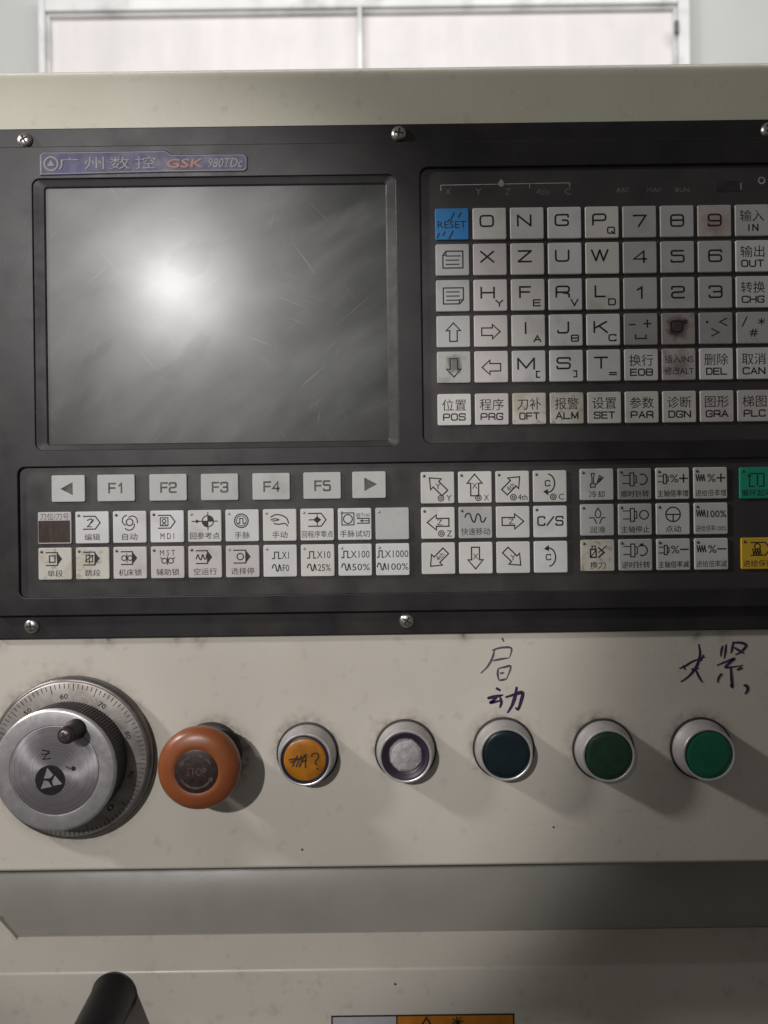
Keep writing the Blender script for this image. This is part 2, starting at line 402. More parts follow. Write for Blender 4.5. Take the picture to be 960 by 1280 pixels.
mat('stop_disc', (.022, .014, .013), .42, 0, .4, var=.4, var_scale=400, dirt=(.05, .032, .026), dirt_scale=300, dirt_amt=.6, dirt_lo=.5)
mat('stop_print', (.075, .05, .044), .5, 0, .3, var=.5, var_scale=500)
mat('amber_lens', (.34, .128, .007), .32, 0, .5, var=.12, var_scale=150, dirt=(.17, .06, .01), dirt_scale=130, dirt_amt=.6, dirt_lo=.5)
mat('clear_lens', (.34, .315, .32), .28, 0, .5, var=.2, var_scale=260, dirt=(.17, .14, .15), dirt_scale=220, dirt_amt=.6, dirt_lo=.5, bump=.3, bump_scale=600)
mat('purple_recess', (.028, .018, .032), .4, 0, .5)
mat('dark_lens', (.004, .011, .015), .28, 0, .5, var=.2, var_scale=150)
mat('dull_green_lens', (.007, .036, .016), .33, 0, .5, var=.3, var_scale=190, dirt=(.015, .028, .015), dirt_scale=160, dirt_amt=.6, dirt_lo=.47)
mat('bright_green_lens', (.001, .095, .05), .3, 0, .5, var=.08, var_scale=150)
mat('marker', (.030, .019, .055), .42, 0, .3, var=.4, var_scale=700)
mat('marker_faint', (.085, .068, .105), .55, 0, .3, var=.5, var_scale=700)
mat('speck', (.06, .045, .035), .7)
mat('sticker_white', (.42, .41, .43), .4, 0, .4, var=.08, var_scale=100)
mat('sticker_orange', (.45, .16, .012), .4, 0, .4, var=.2, var_scale=120)
mat('wall_white', (.63, .64, .62), .8, 0, .2, var=.03, var_scale=5, bump=.15, bump_scale=200)
mat('window_frame', (.80, .80, .79), .45, .1, .4, var=.08, var_scale=12, dirt=(.2, .19, .18), dirt_scale=9, dirt_amt=.6, dirt_lo=.52)
mat('window_dark', (.12, .115, .115), .5, 0, .4)
m, (nt, b, col, noise, ramp, mix, mul, pos) = mat('frosted_pane', (.74, .70, .695), .45, 0, .5, var=.05, var_scale=6, stretch=(4, 1, .8), dirt=(.62, .62, .62), dirt_scale=14, dirt_amt=.35, dirt_lo=.5, emit=.08)
mat('recess_shade_paint', (.27, .258, .228), .34, 0, .45, var=.08, var_scale=18, bump=.1, bump_scale=500, rvar=.08, dirt=(.2, .19, .165), dirt_scale=12, dirt_amt=.35, dirt_lo=.5)  # darker than the beige: shade under the housing put into the base colour
mat('floor_grey', (.2, .2, .19), .7, var=.1, var_scale=4)

# scratched, greasy screen cover
m, (nt, b, col, noise, ramp, mix, mul, pos) = mat('screen_cover', (.034, .0345, .031), .36, 0, .62, var=.2, var_scale=10)
N, Lk = nt.nodes, nt.links
mp = N.new('ShaderNodeMapping'); mp.inputs['Scale'].default_value = (30, 1, 900); Lk.new(pos, mp.inputs['Vector'])
hair = noise(1.0, 3, mp.outputs[0])
bp = N.new('ShaderNodeBump'); bp.inputs['Strength'].default_value = .015; bp.inputs['Distance'].default_value = .0002
Lk.new(hair, bp.inputs['Height']); Lk.new(bp.outputs[0], b.inputs['Normal'])
def warped(scale, sx, sz, rot, amount, detail=5):          # smear: stretched noise on warped coordinates
    wn = N.new('ShaderNodeTexNoise'); wn.inputs['Scale'].default_value = 9; wn.inputs['Detail'].default_value = 2; Lk.new(pos, wn.inputs['Vector'])
    sc_ = N.new('ShaderNodeVectorMath'); sc_.operation = 'SCALE'; Lk.new(wn.outputs['Color'], sc_.inputs[0]); sc_.inputs[3].default_value = amount
    ad = N.new('ShaderNodeVectorMath'); ad.operation = 'ADD'; Lk.new(pos, ad.inputs[0]); Lk.new(sc_.outputs[0], ad.inputs[1])
    m0 = N.new('ShaderNodeMapping'); m0.inputs['Rotation'].default_value = (0, R(rot), 0); Lk.new(ad.outputs[0], m0.inputs['Vector'])
    mm = N.new('ShaderNodeMapping'); mm.inputs['Scale'].default_value = (sx, 1, sz); Lk.new(m0.outputs[0], mm.inputs['Vector'])
    return noise(scale, detail, mm.outputs[0])
def times(a_, b_):
    q = N.new('ShaderNodeMath'); q.operation = 'MULTIPLY'; Lk.new(a_, q.inputs[0])
    if isinstance(b_, float): q.inputs[1].default_value = b_
    else: Lk.new(b_, q.inputs[1])
    return q.outputs[0]
smear = warped(9, 1.2, 1.0, 25, .06)
smear2 = warped(26, .6, 1.5, 40, .05, 8)
col = mix(ramp(smear, .42, .72, 0, .6), col, (.055, .058, .056))       # greasy wipe marks
col = mix(ramp(smear2, .52, .75, 0, .55), col, (.085, .088, .084))
for rot, am, sxx, th in ((42, .006, 22, .66), (-20, .012, 18, .67), (75, .02, 26, .67), (125, .03, 24, .665)):      # fine scratches, curved, in patches
    sc1 = warped(1.0, sxx, 1100, rot, am, 2)
    msk = ramp(noise(17 + rot * .1, 2), .54, .62, 0, 1)
    col = mix(times(times(ramp(sc1, th, th + .05, 0, 1), msk), .5), col, (.22, .22, .215))
Lk.new(col, b.inputs['Base Color'])
rr_ = N.new('ShaderNodeMath'); rr_.operation = 'ADD'; Lk.new(ramp(smear, .38, .66, .34, .43), rr_.inputs[0]); Lk.new(ramp(smear2, .4, .7, -.03, .05), rr_.inputs[1])
Lk.new(rr_.outputs[0], b.inputs['Roughness'])
Lk.new(ramp(smear2, .35, .7, .30, .58), b.inputs['Specular IOR Level'])
b.inputs['Coat Weight'].default_value = .15; b.inputs['Coat Roughness'].default_value = .215

# ------------------------------------------------------------------ setting: the hall behind
WALL = -1250.0     # h of the wall
def wallbox(name, px0, py0, px1, py1, h0, h1, m, parent=None, kind=None):
    hf = h1; a = pt(px0, py0, hf); c = pt(px1, py1, hf)
    mb = MB(); x0, x1 = a.x, c.x; z1, z0 = a.y, c.y
    plate(mb, (x0 + x1) / 2, (z0 + z1) / 2, abs(x1 - x0), abs(z1 - z0), 2, h0, h1, 1.0, 1)
    o = mb.build(name, m, parent)
    if kind: o['kind'] = kind
    return o
mb = MB()
mb.add([(-2600, WALL, -1300), (2600, WALL, -1300), (2600, WALL, 1800), (-2600, WALL, 1800),
        (-2600, WALL - 60, -1300), (2600, WALL - 60, -1300), (2600, WALL - 60, 1800), (-2600, WALL - 60, 1800)],
       [(0, 1, 2, 3), (5, 4, 7, 6), (4, 0, 3, 7), (1, 5, 6, 2), (3, 2, 6, 7), (4, 5, 1, 0)])
mb.build('wall_back', 'wall_white')['kind'] = 'structure'
mb = MB()
mb.add([(-2600, WALL - 60, -1300), (2600, WALL - 60, -1300), (2600, 2600, -1300), (-2600, 2600, -1300)], [(0, 1, 2, 3)])
mb.build('floor', 'floor_grey')['kind'] = 'structure'

# window: frame bars (with stepped inner lips) and two frosted panes
HF = WALL + 38
tl = pt(47, -4, HF); br = pt(862, 4, HF)
wx0, wx1, wz1 = tl.x, br.x, pt(450, 7, HF).y + 40; wz0 = wz1 - 1150
wxm = pt(450, 60, HF).x
win = thing('window', 'frosted two-pane window in a pale metal frame behind the cabinet', 'window', (wx0 + wx1) / 2, WALL, wz0)
def bar(name, x0, x1, z0, z1, h0, h1, m='window_frame', parent=win):
    mb = MB(); plate(mb, (x0 + x1) / 2, (z0 + z1) / 2, x1 - x0, z1 - z0, 1.5, h0, h1, 1.5, 2); return mb.build(name, m, parent)
fw = 24
bar('jamb', wx0, wx0 + 13, wz0, wz1, WALL, HF); bar('jamb', wx1 - fw, wx1, wz0, wz1, WALL, HF)
bar('top_rail', wx0 + 13.2, wx1 - fw - .2, wz1 - 40, wz1, WALL, HF - 3); bar('bottom_rail', wx0 + 13.2, wx1 - fw - .2, wz0, wz0 + 30, WALL, HF - 3)
bar('mullion', wxm - 5, wxm + 5, wz0 + 30.2, wz1 - 40.2, WALL, HF - 2)
bar('pane', wx0 + 13.2, wxm - 5.2, wz0 + 30.2, wz1 - 40.2, WALL + 2, WALL + 14, 'frosted_pane')
bar('pane', wxm + 5.2, wx1 - fw - .2, wz0 + 30.2, wz1 - 40.2, WALL + 2, WALL + 14, 'frosted_pane')
for (x0, x1, z0, z1) in ((wx0 + 13.2, wx0 + 18, wz0 + 30.2, wz1 - 45), (wx1 - fw - 5, wx1 - fw - .2, wz0 + 30.2, wz1 - 45), (wx0 + 13.2, wxm - 5.2, wz1 - 45, wz1 - 40.2), (wxm + 5.2, wx1 - fw - .2, wz1 - 45, wz1 - 40.2)):
    bar('glazing_bead', x0, x1, z0, z1, WALL + 14, HF - 12)
hb = pt(846, 34, HF + 4)
bar('catch', hb.x - 4, hb.x + 4, hb.y - 14, hb.y + 14, HF - .5, HF + 7, 'window_dark')

# ------------------------------------------------------------------ machine cabinet
XL, XR = -420.0, 560.0
ztop = pt(505, 81, -4).y; zbot = pt(505, 1084, 0).y
zr0 = pt(505, 1164, -75).y; zr1 = pt(505, 1208, -58).y
cab = thing('machine_cabinet', 'beige painted metal cabinet front that carries the controls and buttons', 'cabinet', 70, 0, -330)
def sweep(name, prof, m, parent, x0=XL, x1=XR, closed=True):
    mb = MB(); n = len(prof)
    vs = [(x0, h, z) for h, z in prof] + [(x1, h, z) for h, z in prof]
    fs = [(i, (i + 1) % n, n + (i + 1) % n, n + i) for i in range(n if closed else n - 1)]
    if closed: fs += [tuple(range(n - 1, -1, -1)), tuple(range(n, 2 * n))]
    mb.add(vs, fs); o = mb.build(name, m, parent, True); sharp(o, 30); return o
def arc(ch, cz, r, a0, a1, n=8): return [(ch + r * math.cos(R(a0 + (a1 - a0) * i / n)), cz + r * math.sin(R(a0 + (a1 - a0) * i / n))) for i in range(n + 1)]
# going round: back top -> rounded front top edge -> front -> bottom edge -> back (h, z)
prof = [(-240, ztop)] + arc(-9, ztop - 9, 9, 90, 0) + arc(-2, zbot + 2, 2, 0, -90, 5) + [(-240, zbot)]
zsp = pt(505, 300, 0).y
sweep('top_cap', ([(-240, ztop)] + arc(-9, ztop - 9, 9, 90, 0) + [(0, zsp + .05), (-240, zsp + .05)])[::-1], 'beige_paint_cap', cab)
sweep('front_panel', ([(-240, zsp - .05), (0, zsp - .05)] + arc(-2, zbot + 2, 2, 0, -90, 5) + [(-240, zbot)])[::-1], 'beige_paint', cab)
prof = [(-240, zr0), (-74, zr0)] + arc(-61, zr1 - 3, 3, 55, 0, 5) + [(-58, -420), (-240, -420)]
sweep('lower_cover', prof[::-1], 'beige_paint_plain', cab)
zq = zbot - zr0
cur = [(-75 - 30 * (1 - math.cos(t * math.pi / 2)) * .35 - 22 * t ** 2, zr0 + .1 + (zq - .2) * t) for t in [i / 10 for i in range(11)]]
sweep('recess_strip', ([(-240, zr0 + .1)] + cur + [(-240, zbot - .1)]), 'recess_shade_paint', cab)  # recess back wall; darkness under the overhang is in its colour
g0 = pt(24, 1166, -74).x; g1 = pt(0, 1147, -74)
mb = MB(); loft(mb, [([(g0, zr0 - 1), (g1.x, g1.y), (g1.x - 12, g1.y + 3), (g1.x - 60, g1.y + 3), (g1.x - 60, zr0 - 1)], -75.5), ([(g0, zr0 - 1), (g1.x, g1.y), (g1.x - 12, g1.y + 3), (g1.x - 60, g1.y + 3), (g1.x - 60, zr0 - 1)], -72.5)])
mb.build('corner_gusset', 'beige_paint_plain', cab)

# ------------------------------------------------------------------ control unit
H_FL, H_FACE, H_FLOOR, H_KEY, H_GLASS = 2.0, 5.0, 3.4, 4.4, 2.6
a = pt(-14, 160, H_FL); c = pt(1002, 790, H_FL)
ux0, ux1 = pt(-14, 480, H_FL).x, pt(1002, 480, H_FL).x
uz1, uz0 = pt(505, 154.5, H_FL).y, pt(505, 793, H_FL).y
unit = thing('control_unit', 'black control unit with dark screen and white keypads set into beige cabinet', 'control panel', (ux0 + ux1) / 2, 0, uz0)
mb = MB(); plate(mb, (ux0 + ux1) / 2, (uz0 + uz1) / 2, ux1 - ux0, uz1 - uz0, 3, 0.02, H_FL, .6)
mb.build('mounting_flange', 'black_bezel', unit)

def box_px(x0, y0, x1, y1, h):     # rectangle measured at its mid lines -> centre, size
    xm, ym = (x0 + x1) / 2, (y0 + y1) / 2
    l = pt(x0, ym, h).x; r = pt(x1, ym, h).x; t = pt(xm, y0, h).y; bt = pt(xm, y1, h).y
    return (l + r) / 2, (t + bt) / 2, r - l, t - bt
SCR_O = box_px(42.5, 221, 496, 560, H_FACE)
SCR_I = box_px(59, 233, 484, 553, H_GLASS)
KP_O = box_px(527, 206, 1000, 551, H_FACE)
LO_O = box_px(23, 578, 1000, 741, H_FACE)
# raised face plate: outline and three openings, filled and bevelled
cu = bpy.data.curves.new('face', 'CURVE'); cu.dimensions = '2D'; cu.fill_mode = 'BOTH'; cu.extrude = .0013; cu.bevel_depth = .0005; cu.bevel_resolution = 2; cu.offset = -.0005
def spl(pts):
    s = cu.splines.new('POLY'); s.points.add(len(pts) - 1); s.use_cyclic_u = True
    for q, (x, z) in zip(s.points, pts): q.co = (x / 1000, z / 1000, 0, 1)
fz1, fz0 = pt(505, 177, H_FACE).y, pt(505, 764, H_FACE).y
spl(rrect((ux0 + ux1) / 2, (fz0 + fz1) / 2, ux1 - ux0 - 3, fz1 - fz0, 2.5))
for bx, r in ((SCR_O, 3.4), (KP_O, 4), (LO_O, 3.4)): spl(rrect(*bx, r))
co = bpy.data.objects.new('face', cu); COL.objects.link(co); bpy.context.view_layer.update()
ev = co.evaluated_get(bpy.context.evaluated_depsgraph_get()); me = ev.to_mesh()
fmid = H_FACE - 1.8
verts = [(v.co.x * 1000, fmid + v.co.z * 1000, v.co.y * 1000) for v in me.vertices]; faces = [tuple(p.vertices) for p in me.polygons]
ev.to_mesh_clear(); bpy.data.objects.remove(co)
face = obj('face_plate', verts, faces, 'black_bezel', unit, True); sharp(face, 40)
print('face plate h range', min(v[1] for v in verts), max(v[1] for v in verts))

# screen: sloped frame and cover
mb = MB()
so = rrect(SCR_O[0], SCR_O[1], SCR_O[2] - .05, SCR_O[3] - .05, 3.3, 5); si = rrect(SCR_I[0], SCR_I[1], SCR_I[2], SCR_I[3], 1.2, 5)
s2 = rrect(SCR_I[0], SCR_I[1], SCR_I[2] + 1.2, SCR_I[3] + 1.2, 1.6, 5)
loft(mb, [(so, H_FACE - .7), (s2, H_GLASS + .75), (si, H_GLASS + .35), (si, H_GLASS - .5)], cap1=False)
mb.f = [tuple(f) for f in mb.f]
screen = mb.build('screen_frame', 'screen_frame', unit); 
mb = MB(); plate(mb, SCR_I[0], SCR_I[1], SCR_I[2] + .4, SCR_I[3] + .4, 1.2, 2.02, H_GLASS, .05)
sc_o = mb.build('screen', 'screen_cover', unit); sc_o['label'] = 'dark scratched screen cover with a lamp glare'

# keypad floors
mb = MB(); plate(mb, *KP_O[:2], KP_O[2] + .6, KP_O[3] + .6, 3.5, 2.05, H_FLOOR, .1); kfl = mb.build('keypad_overlay', 'overlay', unit)
mb = MB(); plate(mb, *LO_O[:2], LO_O[2] + .6, LO_O[3] + .6, 3, 2.05, H_FLOOR, .1); lfl = mb.build('keypad_overlay', 'overlay', unit)

# screws
def screw(px, py, rot):
    h = H_FL; p = pt(px, py, h + 1.5)
    mb = MB(); lathe(mb, p.x, p.y, [(3.85, h), (3.8, h + .5), (3.4, h + 1.3), (2.5, h + 1.9), (1.4, h + 2.15), (.5, h + 2.2)], 28)
    s = mb.build('screw', 'screw_steel', unit, True); sharp(s, 50)
    mb = MB()
    for i in range(2):
        a = rot + i * math.pi / 2; L, W = 2.2, .42; c, n = math.cos(a), math.sin(a)
        hh = h + 2.24 + i * .02
        q = [(-L, -W), (L, -W), (L, W), (-L, W)]
        top = [(p.x + x * c - y * n, hh - (0 if abs(x) < 1 else .55) * 0, p.y + x * n + y * c) for x, y in q]
        low = [(x, hh - 1.2, z) for x, _, z in top]
        mb.add(top + low, [(0, 1, 2, 3), (4, 5, 1, 0), (5, 6, 2, 1), (6, 7, 3, 2), (7, 4, 0, 3)])
    mb.build('cross_recess', 'screw_slot', s)
for i, (x, y) in enumerate(((30, 174), (498.5, 166), (962, 161), (38.5, 783), (508.5, 776), (975, 770))): screw(x, y, .5 + i * .9)

# nameplate
h0 = H_FACE
kk = k(h0 + .6)
def npt(x, y): q = pt(x, y, h0 + .6); return (q.x, q.y)
o_ = npt(50, 219)
def nl(x, y): return (o_[0] + x * kk, o_[1] + y * kk)          # plate-local px, y up
out = [nl(0, 0), nl(150, 2), nl(160, 2), nl(256, 2), nl(259, 5), nl(259, 20.5), nl(256, 23.5), nl(166, 24), nl(157, 29), nl(3, 29), nl(0, 26)]
mb = MB()
cen = Vector((sum(p[0] for p in out) / len(out), sum(p[1] for p in out) / len(out)))
def ins(d): return [tuple(Vector(p) + Vector((d if p[0] < cen.x else -d, d if p[1] < cen.y else -d))) for p in out]
loft(mb, [(out, h0 - .1), (out, h0 + .45), (ins(.35), h0 + .55)])
npl = mb.build('nameplate', 'nameplate', unit); npl['label'] = 'small purple metal nameplate with raised lettering'
mb = MB(); ribbon(mb, ins(.55), .35, h0 + .57, True)
c_ = nl(14, 14); ribbon(mb, circ(c_[0], c_[1], 3.3, 28), .9, h0 + .72, True)
def tri(cx, cz, r, a): return [(cx + r * math.cos(R(a + 120 * i)), cz + r * math.sin(R(a + 120 * i))) for i in range(3)]
t_ = tri(c_[0], c_[1] - .1, 2.2, 90); mb.add([(x, h0 + .74, z) for x, z in t_], [(0, 1, 2)])
for i, chh in enumerate('广州数控'):
    q = nl(36 + i * 32, 14); text(mb, chh, q[0], q[1], 25 * kk, 15.5 * kk, h0 + .72)
mb.build('lettering', 'relief_grey', npl)
mb = MB(); q = nl(181, 12.5); text(mb, 'GSK', q[0], q[1], 46 * kk, 11.5 * kk, h0 + .72, .02, .12); mb.build('lettering', 'relief_red', npl)
mb = MB(); q = nl(232, 12.5); text(mb, '980TDc', q[0], q[1], 43 * kk, 12 * kk, h0 + .72, .01, .25); mb.build('lettering', 'relief_grey', npl)

# ---- keys
def key(x, z, wpx, hpx, m, leg=None, ink='ink', led=None, rad=.8, hk=H_KEY, label=None):
    """x, z: key's top-left corner in mm"""
    kk = k(hk); w_, h_ = wpx * kk, hpx * kk
    mb = MB(); plate(mb, x + w_ / 2, z - h_ / 2, w_, h_, rad, H_FLOOR - .1, hk, .34, 3)
    o = mb.build('key', m, unit)
    if label: o['label'] = label
    if leg:
        L = Legend(x, z, kk, hk); leg(L)
        if L.mb.f: L.mb.build('legend', ink, o)
    if led:
        mb = MB(); lathe(mb, x + 4.3 * kk, z - 5 * kk, [(.72, hk - .1), (.68, hk + .12), (.45, hk + .26), (.1, hk + .3)], 14)
        mb.build('indicator', led, o, True)
    return o
def corner(px, py, wpx, hpx, h=H_KEY):       # top-left corner from the measured key
    c = pt(px + wpx / 2, py + hpx / 2, h); return c.x - wpx / 2 * k(h), c.y + hpx / 2 * k(h)

def let(a, sub=None):
    def f(L):
        wd = {'I': 6, 'W': 20, 'M': 20, 'J': 13, 'F': 13, 'L': 12}.get(a, 16)
        L.wide(a, 17.5, 16.5, wd, 13.2, 1.95)
        if sub: L.wide(sub, 32, 30, 8.5, 7.4 if sub not in '=' else 6, 1.45)
    return f
def dig(a): return lambda L: L.wide(a, 21, 19, 15.5, 13.8, 2.0)
def cn(t, e, we=27, wt=30): 
    def f(L): L.text(t, 20.8, 14, wt, 14.5); L.wide(e, 20.8, 29, we, 7.6, 1.4, .32)
    return f
def reset(L):
    L.text('RESET', 21, 20.5, 36, 9)
    for x, y, l in ((22, 7, 8), (31, 6, 5), (17, 13, 1.5), (4, 31, 5), (11, 29, 4), (20, 30, 8)): L.line([(x + l * .25, y - l * .4 + 2), (x - l * .35, y + l * .75 + 2)], 1.4)
def page(up):
    def f(L):
        if up: o = [(13, 9), (34, 9), (34, 30), (9, 30), (9, 14)]; L.line([(9, 14), (13, 14), (13, 9)], 1.2)
        else: o = [(9, 10), (34, 10), (34, 25), (29, 30), (9, 30)]; L.line([(29, 30), (29, 25), (34, 25)], 1.2)
        L.line(o, 1.4, True)
        for i in range(3): L.line([(13, 15 + i * 5.2), (29 if not up or i else 31, 15 + i * 5.2)], 1.2)
    return f
ar = lambda ang: (lambda L: L.arrow(21, 20.5, 23, 18, ang, 1.4))
def sym1(L): L.wide('-', 10, 14, 7, 6, 1.5); L.wide('+', 29, 13, 9, 9, 1.5); L.line([(14, 27), (14, 31.5), (27, 31.5), (27, 27)], 1.4)
def sym2(L): L.dot(10, 12, 1.6); L.wide('<', 30, 12, 9, 9, 1.4); L.wide('>', 20, 25, 9, 9, 1.4)
def sym3(L): L.wide('/', 10, 12, 6, 12, 1.4); L.wide('*', 31, 12, 8, 8, 1.1); L.wide('#', 21, 26, 9, 9, 1.1)
def zero(L): L.wide('0', 19, 17, 14, 13.5, 1.8); L.wide('*', 29, 11, 8, 8, 1.2)
def ins_(L): L.text('插入INS', 21, 13, 36, 10); L.text('修改ALT', 21, 28, 36, 10)
C, Wt, G, Pk = 'key_cream', 'key_white', 'key_grey', 'key_pinkish'
ROWS = [
 [('key_blue', reset), (C, let('O')), (Wt, let('N')), (Wt, let('G')), (C, let('P', 'Q')), (G, dig('7')), (G, dig('8')), ('key_nine', dig('9')), ('key_soft', cn('输入', 'IN', 14))],
 [(G, page(True)), (Pk, let('X')), (C, let('Z')), (Wt, let('U')), (C, let('W')), (G, dig('4')), (G, dig('5')), (G, dig('6')), (Wt, cn('输出', 'OUT'))],
 [(G, page(False)), (Pk, let('H', 'Y')), (C, let('F', 'E')), (Wt, let('R', 'V')), (C, let('L', 'D')), (G, dig('1')), (G, dig('2')), (G, dig('3')), (Wt, cn('转换', 'CHG'))],
 [(G, ar(90)), (Pk, ar(0)), (C, let('I', 'A')), (Wt, let('J', 'B')), (Wt, let('K', 'C')), ('key_dim', sym1), ('key_burnt', zero), ('key_dim', sym2), (G, sym3)],
 [('key_smudged', ar(270)), (Pk, ar(180)), (Wt, let('M', '[')), (Wt, let('S', ']')), (Wt, let('T', '=')), (Wt, cn('换行', 'EOB')), ('key_ink_stain', ins_), (Wt, cn('删除', 'DEL', 25)), (Wt, cn('取消', 'CAN'))],
 [(C, cn('位置', 'POS')), ('key_pinkish', cn('程序', 'PRG')), ('key_stained_yellow', cn('刀补', 'OFT', 24)), ('key_stained_yellow', cn('报警', 'ALM')), (C, cn('设置', 'SET', 25)), (C, cn('参数', 'PAR')), (C, cn('诊断', 'DGN')), (Pk, cn('图形', 'GRA')), (Pk, cn('梯图', 'PLC', 26))]]
X0, Z0 = corner(544, 260.3, 42, 39.4); kk = k(H_KEY)
PX, RO = 46.9, [0, 44.7, 89.6, 134.4, 179, 232]
def spot_key(name, base, c, r, ox, oy, r0, r1, tint, amt):        # a key with one local stain of its own shape
    m, (nt, b, col, noise, ramp, mix, mul, pos) = mat(name, base, .4, 0, .4, var=.06, var_scale=80, bump=.06, bump_scale=1400)
    N, Lk = nt.nodes, nt.links
    d = N.new('ShaderNodeVectorMath'); d.operation = 'DISTANCE'; Lk.new(pos, d.inputs[0]); d.inputs[1].default_value = V(X0 + (c * PX + ox) * kk, H_KEY, Z0 - (RO[r] + oy) * kk)
    ad = N.new('ShaderNodeMath'); ad.operation = 'ADD'; Lk.new(d.outputs['Value'], ad.inputs[0]); Lk.new(ramp(noise(220, 6), .3, .7, -.0022, .0022), ad.inputs[1])
    f = ramp(ad.outputs[0], r0 / 1000, r1 / 1000, amt, 0)
    col = mix(ramp(noise(160, 8), .5, .66, 0, .55), col, tuple(x * .4 + t * .6 for x, t in zip(base, tint)))
    col = mix(f, col, tint); Lk.new(col, b.inputs['Base Color'])
spot_key('key_burnt', (.30, .265, .25), 6, 3, 20, 19, 2.6, 7.0, (.035, .020, .016), .9)
spot_key('key_smudged', (.40, .395, .38), 0, 4, 22, 16, 2.0, 5.2, (.09, .085, .075), .8)
spot_key('key_ink_stain', (.42, .385, .37), 6, 4, 22, 20, 1.5, 8.0, (.12, .085, .08), .6)
spot_key('key_nine', (.41, .375, .36), 7, 0, 22, 26, 1.0, 8.0, (.23, .12, .11), .6)
for r, row in enumerate(ROWS):
    for c, (m_, f) in enumerate(row):
        o = key(X0 + c * PX * kk, Z0 - RO[r] * kk, 42, 39.4, m_, f, 'ink', label='blue reset key' if m_ == 'key_blue' else None)
        if f is zero:
            o['label'] = 'key with a dark burnt spot'
        if r == 4 and c == 0: o['label'] = 'down arrow key with a dark grease smudge'

# marks printed on the upper overlay
def ov(px, py): q = pt(px, py, H_FLOOR); return (q.x, q.y)
mb = MB(); hh = H_FLOOR + .03; kf = k(H_FLOOR)
ribbon(mb, [ov(551, 238), ov(551, 231.5), ov(622, 230.3)], .36, hh); ribbon(mb, [ov(631, 230), ov(712, 228.6), ov(712, 233)], .36, hh)
ribbon(mb, [ov(662, 230), ov(662, 235)], .36, hh + .01)
q = ov(626.5, 229.5); mb.add([(x, hh + .02, z) for x, z in circ(q[0], q[1], 1.5, 14)], [tuple(range(14))])
mb.add([(q[0] - 1.1, hh + .03, q[1] + .9), (q[0] + 1.1, hh + .03, q[1] + .9), (q[0], hh + .03, q[1] + 2.3)], [(0, 1, 2)])
q = ov(952, 225.5); ribbon(mb, circ(q[0], q[1], 1.5, 20), .7, hh, True)
ribbon(mb, [ov(926, 229), ov(926, 237)], .45, hh)
mb.build('axis_scale', 'ink_white', kfl)
mb = MB()
for s_, x, w_ in (('X', 560, 7), ('Y', 598, 8), ('Z', 635, 7), ('4th', 678, 16), ('C', 709.5, 7)):
    q = ov(x, 239.5); text(mb, s_, q[0], q[1], w_ * kf, 8 * kf, hh)
for s_, x, w_ in (('ARC', 779, 17), ('MAR', 818.5, 20), ('RUN', 853, 17)):
    q = ov(x, 237.5); text(mb, s_, q[0], q[1], w_ * kf, 6 * kf, hh)
mb.build('axis_letters', 'ink_dim', kfl)
# little display window at right of the overlay
q0 = box_px(895, 226, 925, 240, H_FLOOR); mb = MB(); plate(mb, *q0, .4, H_FLOOR - .05, H_FLOOR + .12, .05); mb.build('indicator_window', 'rubber', kfl)
# thin lighter border line of the overlays (bead of the moulded edge)

# soft keys
def soft(x0, y0, w_, f): X, Z = corner(x0, y0, w_, 33.5); key(X, Z, w_, 33.5, 'key_soft', f, 'ink_faded')
soft(64.3, 594, 42, lambda L: L.fill([(11, 17), (26.5, 8.5), (26.5, 25)]))
for i, (x, y) in enumerate(((121.6, 593.2), (186.6, 592.5), (251, 592), (315.5, 591.3), (379.2, 590.2))):
    soft(x, y, 47, (lambda n: (lambda L: L.wide('F%d' % n, 24, 17, 18.5, 11.5, 2.0, .35)))(i + 1))
soft(440.4, 589.3, 42, lambda L: L.fill([(31, 16), (15, 7.5), (15, 24.5)]))

# mode keys
def house(L, x0=10, y0=6, x1=31, y1=22, nose=6, full=True, sw=1.3):
    if full: L.line([(x0, y0), (x1 - nose, y0), (x1, (y0 + y1) / 2), (x1 - nose, y1), (x0, y1)], sw)
    else:
        L.line([(x0, y0), (x1 - nose, y0), (x1 - nose, y1), (x0, y1)], sw); L.fill([(x1 - nose, y0), (x1 + 1, (y0 + y1) / 2), (x1 - nose, y1)])
def lab(L, t, w_=None, y=32, h=8.5, cx=21): L.text(t, cx, y, w_ or min(37, 9.6 * len(t)), h)
def m_edit(L): house(L); L.line([(15, 11), (20, 9), (22, 12), (17, 17), (15, 19), (20, 19)], 1.2); L.line([(19, 14), (23, 10)], 1.2); lab(L, '编辑')
def m_auto(L):
    L.circle(21, 14, 4.2); 
    for a in (20, 140, 260): L.circle(21 + 3.5 * math.cos(R(a)), 14 - 3.5 * math.sin(R(a)), 6.5, 1.2, a - 40, a + 110, 10)
    lab(L, '自动')
def m_mdi(L): house(L); L.line([(12.5, 9), (22, 9), (22, 19), (12.5, 19)], 1.1, True); L.circle(17.3, 13, 2.2, 1.1); L.line([(14, 19), (17.3, 15.5), (20.5, 19)], 1.1); L.text('M D I', 21, 32, 17, 7.5)
def m_ref(L):
    L.circle(25, 14, 7, 1.2); L.fill([(25, 14), (25, 7), (28, 7.7), (30.5, 9.5), (32, 14)]); L.fill([(25, 14), (25, 21), (22, 20.3), (19.5, 18.5), (18, 14)])
    L.line([(25, 3), (25, 25)], 1); L.line([(5, 14), (37, 14)], 1.1); L.fill([(10, 11.5), (16, 14), (10, 16.5)]); lab(L, '回参考点', 37)
def m_wheel(L): L.circle(20, 14, 8.5, 1.3); L.circle(20, 14, 6.2, .9); L.line([(15.5, 17), (18, 17), (18, 11), (22, 11), (22, 17), (24.5, 17)], 1.1); lab(L, '手脉')
